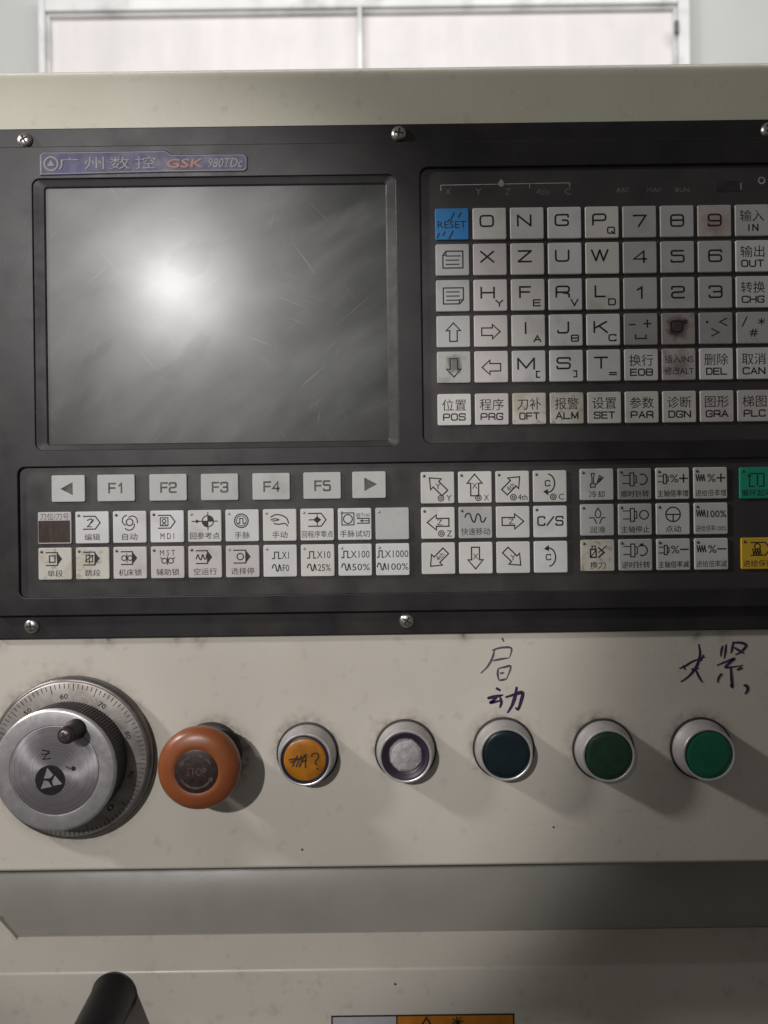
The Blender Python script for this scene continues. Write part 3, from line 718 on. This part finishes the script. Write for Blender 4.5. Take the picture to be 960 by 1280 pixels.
def m_hand(L): L.line(catmull([(10, 10), (16, 7), (24, 8), (30, 12), (32, 18)]), 1.3); L.line(catmull([(10, 13.5), (15, 12), (20, 13.5), (12, 15)]), 1.1); L.line(catmull([(14, 18), (20, 19), (27, 18), (31, 21)]), 1.3); lab(L, '手动')
def m_prog(L): house(L, 10, 6, 32, 22); L.fill([(16, 14), (21, 9.5), (26, 14), (21, 18.5)]); L.line([(11, 14), (17, 14)], 1.2); L.line([(21, 7), (21, 21)], .9); lab(L, '回程序零点', 39)
def m_trial(L): L.line([(5, 6), (20, 6), (20, 21), (5, 21)], 1.2, True); L.circle(12.5, 13.5, 5.5, 1.2); L.text('@Trial', 31, 9, 17, 6); L.line([(24, 13), (39, 13), (39, 19), (24, 19)], 1.2); L.fill([(27, 16), (31, 14), (31, 18)]); L.line([(31, 16), (38, 16)], 1); lab(L, '手脉试切')
def s_single(L): house(L, 10, 6, 29, 22, 5, False); L.line([(14, 10), (21, 10), (21, 18), (14, 18)], 1.3, True); lab(L, '单段')
def s_skip(L): house(L, 10, 6, 29, 22, 5, False); L.line([(13, 10), (21, 10), (21, 18), (13, 18)], 1.1, True); L.line([(12, 17), (22, 10)], 1.1); L.line([(17, 8), (17, 20)], 1); lab(L, '跳段')
def s_lock(L): house(L, 10, 6, 29, 22, 5, False); L.circle(13.5, 14, 3, 1.1); L.circle(21, 14, 3, 1.1); L.line([(17, 9), (17, 19)], 1.1); lab(L, '机床锁')
def s_mst(L): L.text('M S T', 21, 8, 19, 7); L.circle(17, 18, 3.2, 1.1); L.circle(25, 18, 3.2, 1.1); L.line([(21, 13), (21, 23)], 1.1); L.line([(12, 14), (15, 16)], 1); L.line([(30, 14), (27, 16)], 1); lab(L, '辅助锁')
def s_dry(L): house(L, 10, 6, 29, 22, 5, False); L.line(catmull([(10, 16), (12, 11), (14, 16), (16, 17), (18, 11), (20, 16), (22, 16), (23, 11)]), 1.3); lab(L, '空运行')
def s_opt(L): house(L, 10, 6, 30, 22, 5, False); L.circle(18, 14, 4, 1.2); lab(L, '选择停')
def s_x(a, b_):
    def f(L):
        nx = len(a); xs = {2: 11, 3: 8, 4: 4, 5: 1.5}[nx]; s_ = {2: 1, 3: 1, 4: .95, 5: .8}[nx]
        L.line([(xs, 17), (xs + 3 * s_, 17), (xs + 3 * s_, 9), (xs + 8 * s_, 9), (xs + 8 * s_, 17), (xs + 11 * s_, 17)], 1.2)
        x1 = 32 if nx == 2 else 37 if nx == 3 else 39 if nx == 4 else 40.5
        L.text(a, (xs + 12 * s_ + x1) / 2, 13, x1 - xs - 12 * s_, 9)
        L.line(catmull([(xs, 29), (xs + 1.5, 25), (xs + 4, 25.5), (xs + 5.5, 32), (xs + 7.5, 32), (xs + 9, 25), (xs + 11, 32)]), 1.3)
        L.text(b_, (xs + 13 + x1) / 2, 29, x1 - xs - 13, 8.5)
    return f
row2 = [None, m_edit, m_auto, m_mdi, m_ref, m_wheel, m_hand, m_prog, m_trial, None]
row3 = [s_single, s_skip, s_lock, s_mst, s_dry, s_opt, s_x('X1', 'F0'), s_x('X10', '25%'), s_x('X100', '50%'), s_x('X1000', '100%')]
X0, Z0 = corner(47.3, 640, 42, 40)
M2 = ['key_dim', Wt, Wt, Wt, C, Wt, C, C, Wt, 'key_soft']; M3 = ['key_stained_yellow', 'key_stained_yellow', Pk, Pk, Pk, Pk, Wt, C, Wt, Wt]
for i in range(10):
    x = X0 + i * 46.9 * kk
    if i == 0:
        o = key(x, Z0, 42, 40, 'key_grey', lambda L: L.text('刀位/刀号', 21, 5.8, 36, 8.5), 'ink_faded'); o.name = 'tool_display'; o['label'] = 'small brown tool number window'
        mb = MB(); plate(mb, x + 20.5 * kk, Z0 - 24.5 * kk, 39.5 * kk, 27.5 * kk, .3, H_KEY - .3, H_KEY + .06, .03); mb.build('display_window', 'tool_display', o)
    else: key(x, Z0, 42, 40, M2[i], row2[i], 'ink', 'led' if i < 4 else 'led_clear')
    key(x, Z0 - 44.8 * kk, 42, 40, M3[i], row3[i], 'ink' if i in (1, 2, 3, 4) else 'ink', 'led' if i < 5 else 'led_clear')

# jog keys
def at(L, t, x=33): L.circle(25 if len(t) == 1 else 22, 33, 3.6, 1.0, n=14); L.circle(25 if len(t) == 1 else 22, 33, 1.6, .9, n=10); L.text(t, 35 if len(t) == 1 else 33.5, 33, 6.5 if len(t) == 1 else 12, 7.5)
def j(ang, ch, a_=None):
    def f(L):
        cx, cy = (21, 19) if ang in (0, 180) else (20.5, 17 if a_ else 20)
        L.arrow(cx, cy, 27, 19, ang, 1.4)
        rot = 0 if ang % 90 == 0 else (R(45) if ang in (45, 225) else R(-45))
        if ang in (135, 315): rot = 0
        off = {0: (-2, 0), 180: (2, 0), 90: (0, 1), 270: (0, -2), 135: (1, 1), 45: (-2, 3), 225: (2.5, -2.5), 315: (0, 0)}[ang]
        L.text(ch, cx + off[0], cy + off[1], 11 if len(ch) > 1 else 7, 7, 0, rot)
        if a_: at(L, a_)
    return f
def rot_c(up):
    def f(L):
        L.circle(20, 16 if up else 20, 10.5, 1.5, 75 if up else -100, -90 if up else 95, 18) if False else None
        cy = 16 if up else 20
        pts = [(18 + 9 * math.cos(R(t)), cy - 11.5 * math.sin(R(t))) for t in range(80, -115, -15)] if up else [(18 + 9 * math.cos(R(t)), cy - 11.5 * math.sin(R(t))) for t in range(-80, 115, 15)]
        L.line(pts, 1.5); e = pts[-1]
        L.fill([(e[0] - 4, e[1] + (-1 if up else 1)), (e[0] + 2, e[1] - 4), (e[0] + 2.5, e[1] + 4)])
        L.wide('C', 18, cy, 5.5, 6.5, 1.2)
        if up: at(L, 'C')
    return f
def rapid(L): L.line(catmull([(8, 13), (10, 9), (14, 9), (17, 17), (20, 19), (22, 12), (24, 9), (27, 12), (28, 18), (31, 19), (34, 14)]), 1.6); lab(L, '快速移动', 36, 31, 9)
cs = lambda L: (L.wide('C/S', 21, 19, 31, 10.5, 1.7, .35))
JOG = [[(C, j(135, 'Y', 'Y')), (C, j(90, 'X', 'X')), (C, j(45, '4th', '4th')), (C, rot_c(True))],
       [(C, j(180, 'Z', 'Z')), (G, rapid), (C, j(0, 'Z')), (Wt, cs)],
       [(C, j(225, '4th')), (C, j(270, 'X')), (C, j(315, 'Y')), (Wt, rot_c(False))]]
X0, Z0 = corner(526, 589.8, 42, 39.6)
for r in range(3):
    for c in range(4):
        led = 'led' if (r == 0 or (r == 1 and c in (0, 1, 3))) else None
        key(X0 + c * 46.8 * kk, Z0 - r * 44.2 * kk, 42, 39.6, JOG[r][c][0], JOG[r][c][1], 'ink', led)

# spindle and feed keys
def chuck(L, x0=6, cy=14, s=1.0):
    L.line([(x0, cy - 5 * s), (x0 + 9 * s, cy - 5 * s)], 1.1); L.line([(x0, cy + 5 * s), (x0 + 9 * s, cy + 5 * s)], 1.1)
    L.line([(x0 + 9 * s, cy - 8 * s), (x0 + 14 * s, cy - 8 * s), (x0 + 14 * s, cy + 8 * s), (x0 + 9 * s, cy + 8 * s)], 1.2, True)
    L.line([(x0 + 14 * s, cy - 5 * s), (x0 + 17 * s, cy - 4 * s), (x0 + 17 * s, cy + 4 * s), (x0 + 14 * s, cy + 5 * s)], 1.1)
def zig(L, x0=3, cy=13, n=4): 
    for i in range(n):
        L.line([(x0 + i * 3.1, cy - 4), (x0 + i * 3.1 + 1.5, cy + 4)], 1.25)
        if i < n - 1: L.line([(x0 + i * 3.1 + 1.7, cy + 4), (x0 + i * 3.1 + 3, cy - 4)], .8)
def k_cool(L):
    L.line([(14, 6), (18, 6), (17, 11), (17, 19), (19, 19), (19, 23), (13, 23), (13, 19), (15, 19), (15, 11)], 1.2, True)
    for i in range(4): L.line([(20.5 + i * 1.6, 20 - i * 1.5), (24.5 + i * 1.6, 8 + i)], 1.0)
    lab(L, '冷却')
def k_cw(L): chuck(L); L.circle(30, 14, 6.5, 1.3, 110, -110, 12); lab(L, '顺时针转', 35)
def k_ccw(L): chuck(L); L.circle(29, 14, 6.5, 1.3, -110, 130, 12); L.fill([(26, 6), (31, 5), (29, 10)]); lab(L, '逆时针转', 35)
def k_stop(L): chuck(L); L.circle(32, 14, 5.5, 1.2); lab(L, '主轴停止', 35)
def k_sp(sg):
    def f(L): chuck(L, 3, 14, .72); L.text('%', 23, 13.5, 10.5, 10); L.wide(sg, 34.5, 13.5, 9.5, 9.5, 1.5); lab(L, '主轴倍率增' if sg == '+' else '主轴倍率减', 38)
    return f
def k_fd(sg):
    def f(L):
        zig(L)
        if sg == '100': L.text('100%', 28, 14, 24, 9, .004); lab(L, '进给倍率100%', 38, 32, 8)
        else: L.text('%', 22, 13.5, 10.5, 10); L.wide(sg, 34, 13.5, 10, 9.5, 1.6); lab(L, '进给倍率增' if sg == '+' else '进给倍率减', 38)
    return f
def k_lube(L):
    L.line(catmull([(22, 5), (18.5, 11), (19.5, 15.5), (22, 17), (24.5, 15.5), (25.5, 11), (22, 5)]), 1.2)
    L.line([(11, 17), (17, 17), (20, 24)], 1.2); L.line([(31, 17), (27, 17), (24, 24)], 1.2); lab(L, '润滑')
def k_jog(L): L.circle(21, 14, 9, 1.4); L.line([(12, 14), (30, 14)], 1.3); L.line([(21, 14), (21, 22)], 1.3); lab(L, '点动')
def k_tool(L): L.line([(12, 12), (19, 12), (19, 22), (12, 22)], 1.6, True); L.line([(14, 12), (14, 8), (18, 8), (18, 12)], 1.2); L.line([(12, 22), (19, 13)], 1.1); L.line([(22, 10), (29, 16), (22, 22)], 1.6); L.line([(22, 16), (32, 8)], 1.1); lab(L, '换刀')
GR = [[('key_soft', k_cool), ('key_dim', k_cw), (C, k_sp('+')), (C, k_fd('+'))], [('key_soft', k_lube), ('key_soft', k_stop), (Wt, k_jog), (Wt, k_fd('100'))], [('key_stained_yellow', k_tool), ('key_soft', k_ccw), (Wt, k_sp('-')), (Wt, k_fd('-'))]]
X0, Z0 = corner(725, 585.8, 42, 39.4)
for r in range(3):
    for c in range(4): key(X0 + c * 47.4 * kk, Z0 - r * 44.4 * kk, 42, 39.4, GR[r][c][0], GR[r][c][1], 'ink', 'led')
def k_cycle(L): L.line([(12, 9), (12, 24)], 1.3); L.line([(12, 24), (18, 24)], 1.3); L.fill([(9.5, 12), (12, 7), (14.5, 12)]); L.line([(14, 8), (30, 8), (30, 24), (24, 24)], 1.3); L.line([(22, 10), (22, 22)], 1.3); lab(L, '循环起动', 38)
def k_hold(L): house(L, 12, 6, 36, 22, 6); L.circle(20, 11, 3.6, 1.2); zig(L, 14, 18, 4); lab(L, '进给保持', 38)
X, Z = corner(924.8, 583.8, 46, 39.4); key(X, Z, 46, 39.4, 'key_green', k_cycle, 'ink', 'led', label='green cycle start key')
X, Z = corner(926.8, 672, 46, 39.4); key(X, Z, 46, 39.4, 'key_yellow', k_hold, 'ink', 'led', label='yellow feed hold key')

# ------------------------------------------------------------------ handwheel
p = pt(90.5, 946.5, 3); cx, cz = p.x, p.y
hw = thing('handwheel', 'round grey metal handwheel with graduated dial and black crank knob', 'handwheel', cx, 0, cz)
mb = MB(); lathe(mb, cx, cz, [(39.6, .02), (40, .5), (40, 4.6), (39.2, 5.6), (38.4, 5.9)], 128, cap0=True); o = mb.build('dial_base', 'dial_rim', hw, True, (cx, 0, cz)); sharp(o, 40)
mb = MB(); lathe(mb, cx, cz, [(38.2, 5.8), (38.0, 6.15), (37.6, 6.3), (24, 6.8)], 128); dial = mb.build('dial', 'dial_metal', hw, True, (cx, 5.8, cz)); sharp(dial, 40)
mb = MB()
for i in range(100):
    a = R(90 + 14 - i * 3.6); r1 = 37.3; r0 = r1 - (4.2 if i % 10 == 0 else 3.2 if i % 5 == 0 else 2.2)
    c, s = math.cos(a), math.sin(a)
    ribbon(mb, [(cx + r0 * c, cz + r0 * s), (cx + r1 * c, cz + r1 * s)], .24, 6.62)
for i in range(10):
    a = R(90 + 14 - i * 36 - 10); r = 31.2
    text(mb, str((60 + i * 10) % 100 or '0'), cx + r * math.cos(a), cz + r * math.sin(a), 3.8, 2.6, 6.68, 0, 0, a - math.pi / 2)
mb.build('graduation', 'ink', dial)
# knurled black body
HWF = 22.0; n = 480; mb = MB()
rings = []
for r, h, kn in ((27.5, 6.5, 0), (28.6, 7.2, 1), (28.6, 19.2, 1), (27.9, 19.8, 0)):
    rings.append(([(cx + (r + (.17 if (i % 4) < 2 else -.17) * kn) * math.cos(2 * math.pi * i / n), cz + (r + (.17 if (i % 4) < 2 else -.17) * kn) * math.sin(2 * math.pi * i / n)) for i in range(n)], h))
loft(mb, rings, True, True); mb.build('knurled_grip', 'wheel_black', hw)
pf = pt(62, 963, HWF); fx, fz = cx, cz
print('wheel front from photo', pf - Vector((cx, cz)))
mb = MB(); lathe(mb, fx, fz, [(28.3, 19.7), (28.9, 20.2), (28.9, HWF - .9), (28.2, HWF - .2), (27.6, HWF), (21.4, HWF + .05), (21.2, HWF - .25), (20.9, HWF - .3)], 128, True, True); o = mb.build('wheel_rim', 'wheel_aluminium', hw, True, (cx, HWF, cz)); sharp(o, 30)
mb = MB(); lathe(mb, fx, fz, [(20.85, HWF - .35), (20.8, HWF - .02), (20.5, HWF + .06), (10, HWF + .07), (3, HWF + .07), (.4, HWF + .07)], 128); wd = mb.build('face_disc', 'wheel_disc', hw, True, (fx, HWF, fz)); sharp(wd, 30)
# logo on the disc: dark circle with three pale facets
q = pt(57, 975, HWF); lx, lz = q.x + (fx - pf.x), q.y + (fz - pf.y); hd = HWF + .1
mb = MB(); mb.add([(x, hd, z) for x, z in circ(lx, lz, 7.1, 40)], [tuple(range(40))])
q2 = pt(51, 943, HWF); ax, az = q2.x + fx - pf.x, q2.y + fz - pf.y
ribbon(mb, [(ax - 1.5, az + 2.2), (ax + 1.8, az + 1.4), (ax - 1.2, az - 2.2), (ax + 2.2, az - 1.8)], .6, hd); ribbon(mb, [(ax - 1.8, az), (ax + 2, az + .5)], .5, hd + .02)
q3 = pt(86, 960.5, HWF); ax, az = q3.x + fx - pf.x, q3.y + fz - pf.y
mb.add([(x, hd, z) for x, z in circ(ax, az, 1.1, 14)], [tuple(range(14))]); ribbon(mb, [(ax - 3.5, az + 1), (ax - 1.5, az)], .5, hd + .02)
lg = mb.build('emblem', 'black_plastic', wd)
mb = MB()
for i in range(3):
    a = 90 + 120 * i + 12
    A_ = Vector((lx, lz)) + 6.0 * Vector((math.cos(R(a)), math.sin(R(a)))); B_ = Vector((lx, lz)) + 3.1 * Vector((math.cos(R(a + 62)), math.sin(R(a + 62)))); C_ = Vector((lx, lz)) + 1.0 * Vector((math.cos(R(a - 10)), math.sin(R(a - 10))))
    D_ = Vector((lx, lz)) + 2.9 * Vector((math.cos(R(a - 42)), math.sin(R(a - 42))))
    mb.add([(v.x, hd + .03, v.y) for v in (A_, B_, C_, D_)], [(0, 1, 2, 3)])
mb.build('emblem_facets', 'wheel_aluminium', wd)
# crank knob
q = pt(89, 911, HWF); kx, kz = q.x + fx - pf.x - 0, q.y + fz - pf.y
mb = MB(); lathe(mb, kx, kz, [(5.0, HWF), (5.0, HWF + .8), (4.6, HWF + 1.6), (4.2, HWF + 7), (4.1, HWF + 9.6), (3.7, HWF + 10.6), (2.9, HWF + 10.7)], 40, True, True); kb = mb.build('crank_knob', 'black_plastic', hw, True, (kx, HWF, kz)); sharp(kb, 45)
mb = MB(); lathe(mb, kx, kz, [(2.9, HWF + 10.6), (2.8, HWF + 11.2), (2.3, HWF + 11.7), (.4, HWF + 11.8)], 24); kscrew = mb.build('screw', 'knob_screw', kb, True)
mb = MB()
for i in range(2):
    a = .4 + i * math.pi / 2; c, s = math.cos(a), math.sin(a)
    ribbon(mb, [(kx - 1.7 * c, kz - 1.7 * s), (kx + 1.7 * c, kz + 1.7 * s)], .7, HWF + 11.85 + .02 * i)
mb.build('cross_recess', 'screw_slot', kb)

# ------------------------------------------------------------------ stop button
HS = 27.0
p = pt(248, 961, HS - 4); sx, sz = p.x, p.y
st = thing('stop_button', 'orange mushroom emergency stop button beside the handwheel', 'button', sx, 0, sz)
mb = MB(); lathe(mb, sx, sz, [(15.5, .02), (15.5, 2.2), (14.8, 3), (13.5, 3.2), (12.2, 4), (11.8, 14), (12.5, HS - 11)], 64, True, False); o = mb.build('collar', 'rubber', st, True, (sx, 0, sz)); sharp(o, 40)
mb = MB(); lathe(mb, sx, sz, [(12.4, HS - 11.2), (17.6, HS - 10.6), (18.8, HS - 9.5), (19.4, HS - 7.2), (19.4, HS - 5), (18.6, HS - 2.9), (17.2, HS - 1.5), (15.2, HS - .6), (12.5, HS - .1), (10.6, HS), (10.2, HS - .25)], 96, False, True); o = mb.build('mushroom_head', 'orange_plastic', st, True, (sx, HS - 8, sz)); sharp(o, 60)
mb = MB(); lathe(mb, sx, sz, [(10.1, HS - .35), (10.1, HS - .1), (9.7, HS + .08), (.5, HS + .1)], 64); sd = mb.build('centre_disc', 'stop_disc', st, True, (sx, HS, sz)); sharp(sd, 40)
mb = MB(); hh = HS + .14
text(mb, 'STOP', sx + .3, sz, 9.4, 3.9, hh, 0.01)
for s in (1, -1):
    pts = [(sx + s * 7.6 * math.cos(R(t)), sz + s * 7.6 * math.sin(R(t))) for t in range(28, 150, 8)]
    ribbon(mb, pts, 1.0, hh); e = Vector(pts[-1]); d = Vector((pts[-1][0] - pts[-2][0], pts[-1][1] - pts[-2][1])).normalized(); nn = Vector((-d.y, d.x))
    tri_ = [e - nn * 1.4, e + d * 2, e + nn * 1.4]; 
    mb.add([(v.x, hh + .02, v.y) for v in tri_], [(0, 1, 2)])
mb.build('stop_print', 'stop_print', sd)

# ------------------------------------------------------------------ push buttons
HB = 10.5
def pushbutton(px, py, fpx, fpy, label, lens, style, ring='aluminium', body='aluminium_matte'):
    """px, py base; fpx, fpy centre of the front as measured"""
    f = pt(fpx, fpy, HB); p = pt(px, py, 0)
    bx, bz = (f.x, f.y)
    t = thing('push_button', label, 'button', bx, 0, bz, 'push buttons in a row on the cabinet')
    mb = MB(); lathe(mb, bx, bz, [(15.5, .02), (15.5, .7), (14.4, 1.0)], 64, True, True); o = mb.build('gasket', 'rubber' , t, True, (bx, 0, bz)); sharp(o, 40)
    r1 = 12.6
    mb = MB(); lathe(mb, bx, bz, [(14.5, .9), (14.5, 2.0), (14.1, 2.8), (13.0, 7.6), (12.75, HB - 1.2)], 72, False, False); o = mb.build('body', body, t, True, (bx, 1, bz)); sharp(o, 40)
    mb = MB(); lathe(mb, bx, bz, [(12.75, HB - 1.3), (12.9, HB - .5), (12.6, HB + .05), (12.1, HB + .15), (11.75, HB - .05), (11.6, HB - 1.4), (11.5, HB - 3.4)], 72, False, False); o = mb.build('ring', ring, t, True, (bx, HB, bz)); sharp(o, 50)
    if style == 'amber':
        mb = MB(); lathe(mb, bx, bz, [(11.5, HB - 1.8), (11.4, HB - .7), (10.4, HB - .5)], 64); mb.build('lens_ring', 'purple_recess', t, True)
        mb = MB(); lathe(mb, bx, bz, [(10.3, HB - .6), (10.2, HB - .1), (9.6, HB + .2), (6, HB + .3), (.4, HB + .34)], 64); l = mb.build('lens', lens, t, True)
        mb = MB(); hh = HB + .5
        for pts in ([(-7.6, .3), (-4, .9), (-1.5, .2)], [(-7, -1), (0, 1.8)], [(-6, -2.8), (-3.6, 2.2)], [(-4.2, -3), (-1.6, 2.4)], [(-2.6, -3), (0, 2.6)], [(.2, -3.4), (.6, 3)], [(-1, -.6), (.8, 0)],
                    [(3.2, 2), (4.3, 3.3), (6.2, 3.2), (6.7, 1.5), (5.2, -.6), (5.6, -2.2)], [(5.9, -3.9), (6.1, -4.4)]):
            hh += .012; ribbon(mb, [(bx + x, bz + z) for x, z in catmull(pts)], .62, hh)
        mb.build('marker_scrawl', 'ink', l)
    elif style == 'clear':
        mb = MB(); lathe(mb, bx, bz, [(11.5, HB - 1.8), (11.4, HB - .9), (10.8, HB - 1.0), (9.4, HB - 2.6), (8, HB - 3)], 64); mb.build('recess', 'purple_recess', t, True)
        mb = MB(); nn = 16
        prof = [(8.2, HB - 3.1), (7.9, HB - 1.9), (6.6, HB - 1.0), (4.4, HB - .4), (2.2, HB - .1), (.3, HB)]
        loft(mb, [([(bx + (r + (.25 if i % 2 else -.1) * (j_ < 3)) * math.cos(2 * math.pi * i / nn), bz + (r + (.25 if i % 2 else -.1) * (j_ < 3)) * math.sin(2 * math.pi * i / nn)) for i in range(nn)], h) for j_, (r, h) in enumerate(prof)])
        mb.build('lens', lens, t)
    else:
        mb = MB(); lathe(mb, bx, bz, [(11.45, HB - 1.9), (11.4, HB - .55), (11.0, HB - .25), (9, HB - .15), (.4, HB - .1)], 64); mb.build('lens', lens, t, True)
    return t
FR = [(381, 950), (507, 946), (633, 943.5), (761, 945), (886.5, 943.5)]
pushbutton(*BTN[0], *FR[0], 'amber button scrawled with black marker, next to the orange stop button', 'amber_lens', 'amber')
pushbutton(*BTN[1], *FR[1], 'button with a clear whitish faceted lamp lens in dark recess', 'clear_lens', 'clear')
pushbutton(*BTN[2], *FR[2], 'near-black button in a silver ring under the two stacked handwritten characters', 'dark_lens', 'flat')
pushbutton(*BTN[3], *FR[3], 'dull dark green button between the near-black and the bright green ones', 'dull_green_lens', 'flat')
pushbutton(*BTN[4], *FR[4], 'bright emerald green button under the handwritten pair of characters', 'bright_green_lens', 'flat')

# ------------------------------------------------------------------ marker writing on the cabinet
def scrawl(name, label, strokes, m, wd, parent=None):
    mb = MB(); hh = .03
    for st_ in strokes:
        f = st_[0] if isinstance(st_[0], (int, float)) else 1.0
        pts = st_[1:] if isinstance(st_[0], (int, float)) else st_
        Pm = [pt(560 + x / 2.4, 760 + y / 2.4, 0) for x, y in pts]
        C_ = catmull([tuple(v) for v in Pm], 7); n = len(C_)
        tp = [(.55 + .6 * math.sin(math.pi * min(1, (i + .6) / n * 1.1)) + random.uniform(-.08, .08)) for i in range(n)]
        ribbon(mb, C_, wd * f, hh, False, tp); hh += .012
    o = mb.build(name, m); 
    o['label'] = label; o['category'] = 'writing'; return o
scrawl('handwriting', 'faint violet marker character above the bold marker character', [
    [(162, 90), (168, 101)], [(132, 127), (160, 119), (190, 121), (184, 150)], [(134, 158), (160, 153), (182, 150)], [(140, 124), (132, 152), (118, 176), (98, 196)],
    [(150, 182), (149, 200), (153, 217)], [(150, 182), (170, 177), (188, 176), (176, 212)], [(153, 217), (166, 215), (176, 212)], [(156, 196), (168, 194)]], 'marker_faint', 1.0)
scrawl('handwriting', 'bold dark marker character right above the near-black button', [
    [(144, 240), (158, 248)], [1.2, (118, 271), (140, 266), (166, 261)], [(150, 265), (138, 276), (128, 284), (148, 280), (162, 276)], [(156, 266), (160, 284), (155, 300)],
    [1.2, (172, 268), (198, 260), (223, 254), (219, 280), (210, 304), (202, 298)], [1.2, (206, 236), (202, 262), (192, 292), (178, 315)]], 'marker', 1.35)
scrawl('handwriting', 'violet marker character pair above the bright green button', [
    [(694, 182), (712, 174), (735, 160), (772, 147)], [(705, 172), (712, 186)], [(767, 140), (758, 160)], [1.25, (752, 108), (756, 140), (745, 176), (722, 205), (698, 222)], [1.1, (742, 182), (752, 205), (764, 224)], [(730, 185), (752, 180)],
    [(824, 112), (820, 128), (818, 146)], [(834, 108), (832, 130), (828, 152)], [(856, 100), (852, 122), (848, 136)], [1.2, (854, 104), (878, 104), (894, 112), (880, 130), (862, 140)], [(858, 118), (874, 128), (888, 136)],
    [(806, 172), (830, 162), (858, 152), (840, 168), (832, 178), (858, 176), (884, 172)], [1.25, (848, 178), (850, 208), (852, 236), (846, 230)], [(822, 196), (812, 208), (808, 224)], [(866, 186), (878, 180), (882, 182)], [1.3, (886, 232), (896, 234), (898, 246), (890, 258)]], 'marker', 1.05)

# specks of dirt and a chip on the paint
def fleck(px, py, r, h, label, seed):
    rr = random.Random(seed); p = pt(px, py, h); mb = MB()
    base = [(p.x + r * rr.uniform(.5, 1.2) * math.cos(2 * math.pi * i / 9), p.y + r * rr.uniform(.5, 1.2) * math.sin(2 * math.pi * i / 9)) for i in range(9)]
    loft(mb, [(base, h - .02), ([((x - p.x) * .7 + p.x, (z - p.y) * .7 + p.y) for x, z in base], h + .15)])
    o = mb.build('dirt_speck', 'speck'); o['label'] = label; o['category'] = 'speck'; o['group'] = 'specks of dirt on the paint'
fleck(692, 1034, .75, 0, 'tiny dark dirt speck on paint below the dull green button', 1)
fleck(494, 1230, .9, -58, 'small dark chip in the paint above the orange sticker', 2)
fleck(378, 1062, .8, 0, 'small dirt speck on paint below the amber button', 3)

# ------------------------------------------------------------------ lower left: black selector handle; bottom: warning sticker
HL = -58.0
p = pt(143, 1243, HL); lx, lz = p.x, p.y
lev = thing('black_handle', 'black tapered handle sticking out of the lower beige cover', 'handle', lx, HL, lz)
mb = MB(); rings = []
L_ = 64
for i in range(15):
    t = i / 14
    r = 12.6 - .6 * t
    if i == 0: r *= 1.03
    if i >= 12: r *= math.sqrt(max(.02, 1 - ((t - 12 / 14) / (2.3 / 14)) ** 2))
    q = circ(0, 0, r, 40)
    rings.append(([(lx + x, lz - 8 * t + z) for x, z in q], HL + .02 + L_ * t))
loft(mb, rings, True, True); o = mb.build('grip', 'black_plastic', lev, True); sharp(o, 40)
mb = MB(); lathe(mb, lx, lz, [(13.2, HL + .02), (13.2, HL + .6), (12.5, HL + 1.0)], 48, True, True); o = mb.build('base_ring', 'rubber', lev, True); sharp(o, 40)

x0, z1 = pt(414, 1269, HL); x1 = pt(643, 1267, HL).x; xm = pt(496, 1268, HL).x
z1 = pt(528, 1268, HL).y; z0 = z1 - 45
stk = thing('warning_sticker', 'white and orange warning sticker with black border on the lower cover', 'sticker', (x0 + x1) / 2, HL, z0)
def slab(name, x0, x1, z0, z1, h0, h1, m, parent=stk):
    mb = MB(); plate(mb, (x0 + x1) / 2, (z0 + z1) / 2, x1 - x0, z1 - z0, .4, h0, h1, .02, 2); return mb.build(name, m, parent)
slab('border', x0, x1, z0, z1, HL + .01, HL + .12, 'ink')
slab('white_field', x0 + .9, xm - .4, z0 + .9, z1 - .9, HL + .1, HL + .2, 'sticker_white')
of = slab('orange_field', xm + .4, x1 - .9, z0 + .9, z1 - .9, HL + .1, HL + .2, 'sticker_orange')
mb = MB()
for cx_ in (533, 572):
    q = pt(cx_, 1273, HL); 
    if cx_ == 533: ribbon(mb, [(q.x - 6, q.y - 9), (q.x, q.y + .6), (q.x + 6, q.y - 9)], 1.0, HL + .24, True)
    else:
        for i in range(4):
            a = R(45 * i + 10); ribbon(mb, [(q.x - 3 * math.cos(a), q.y - 2 - 3 * math.sin(a)), (q.x + 3 * math.cos(a), q.y - 2 + 3 * math.sin(a))], .8, HL + .24 + .01 * i)
mb.build('pictogram', 'ink', of)

bpy.data.objects.remove(_to)
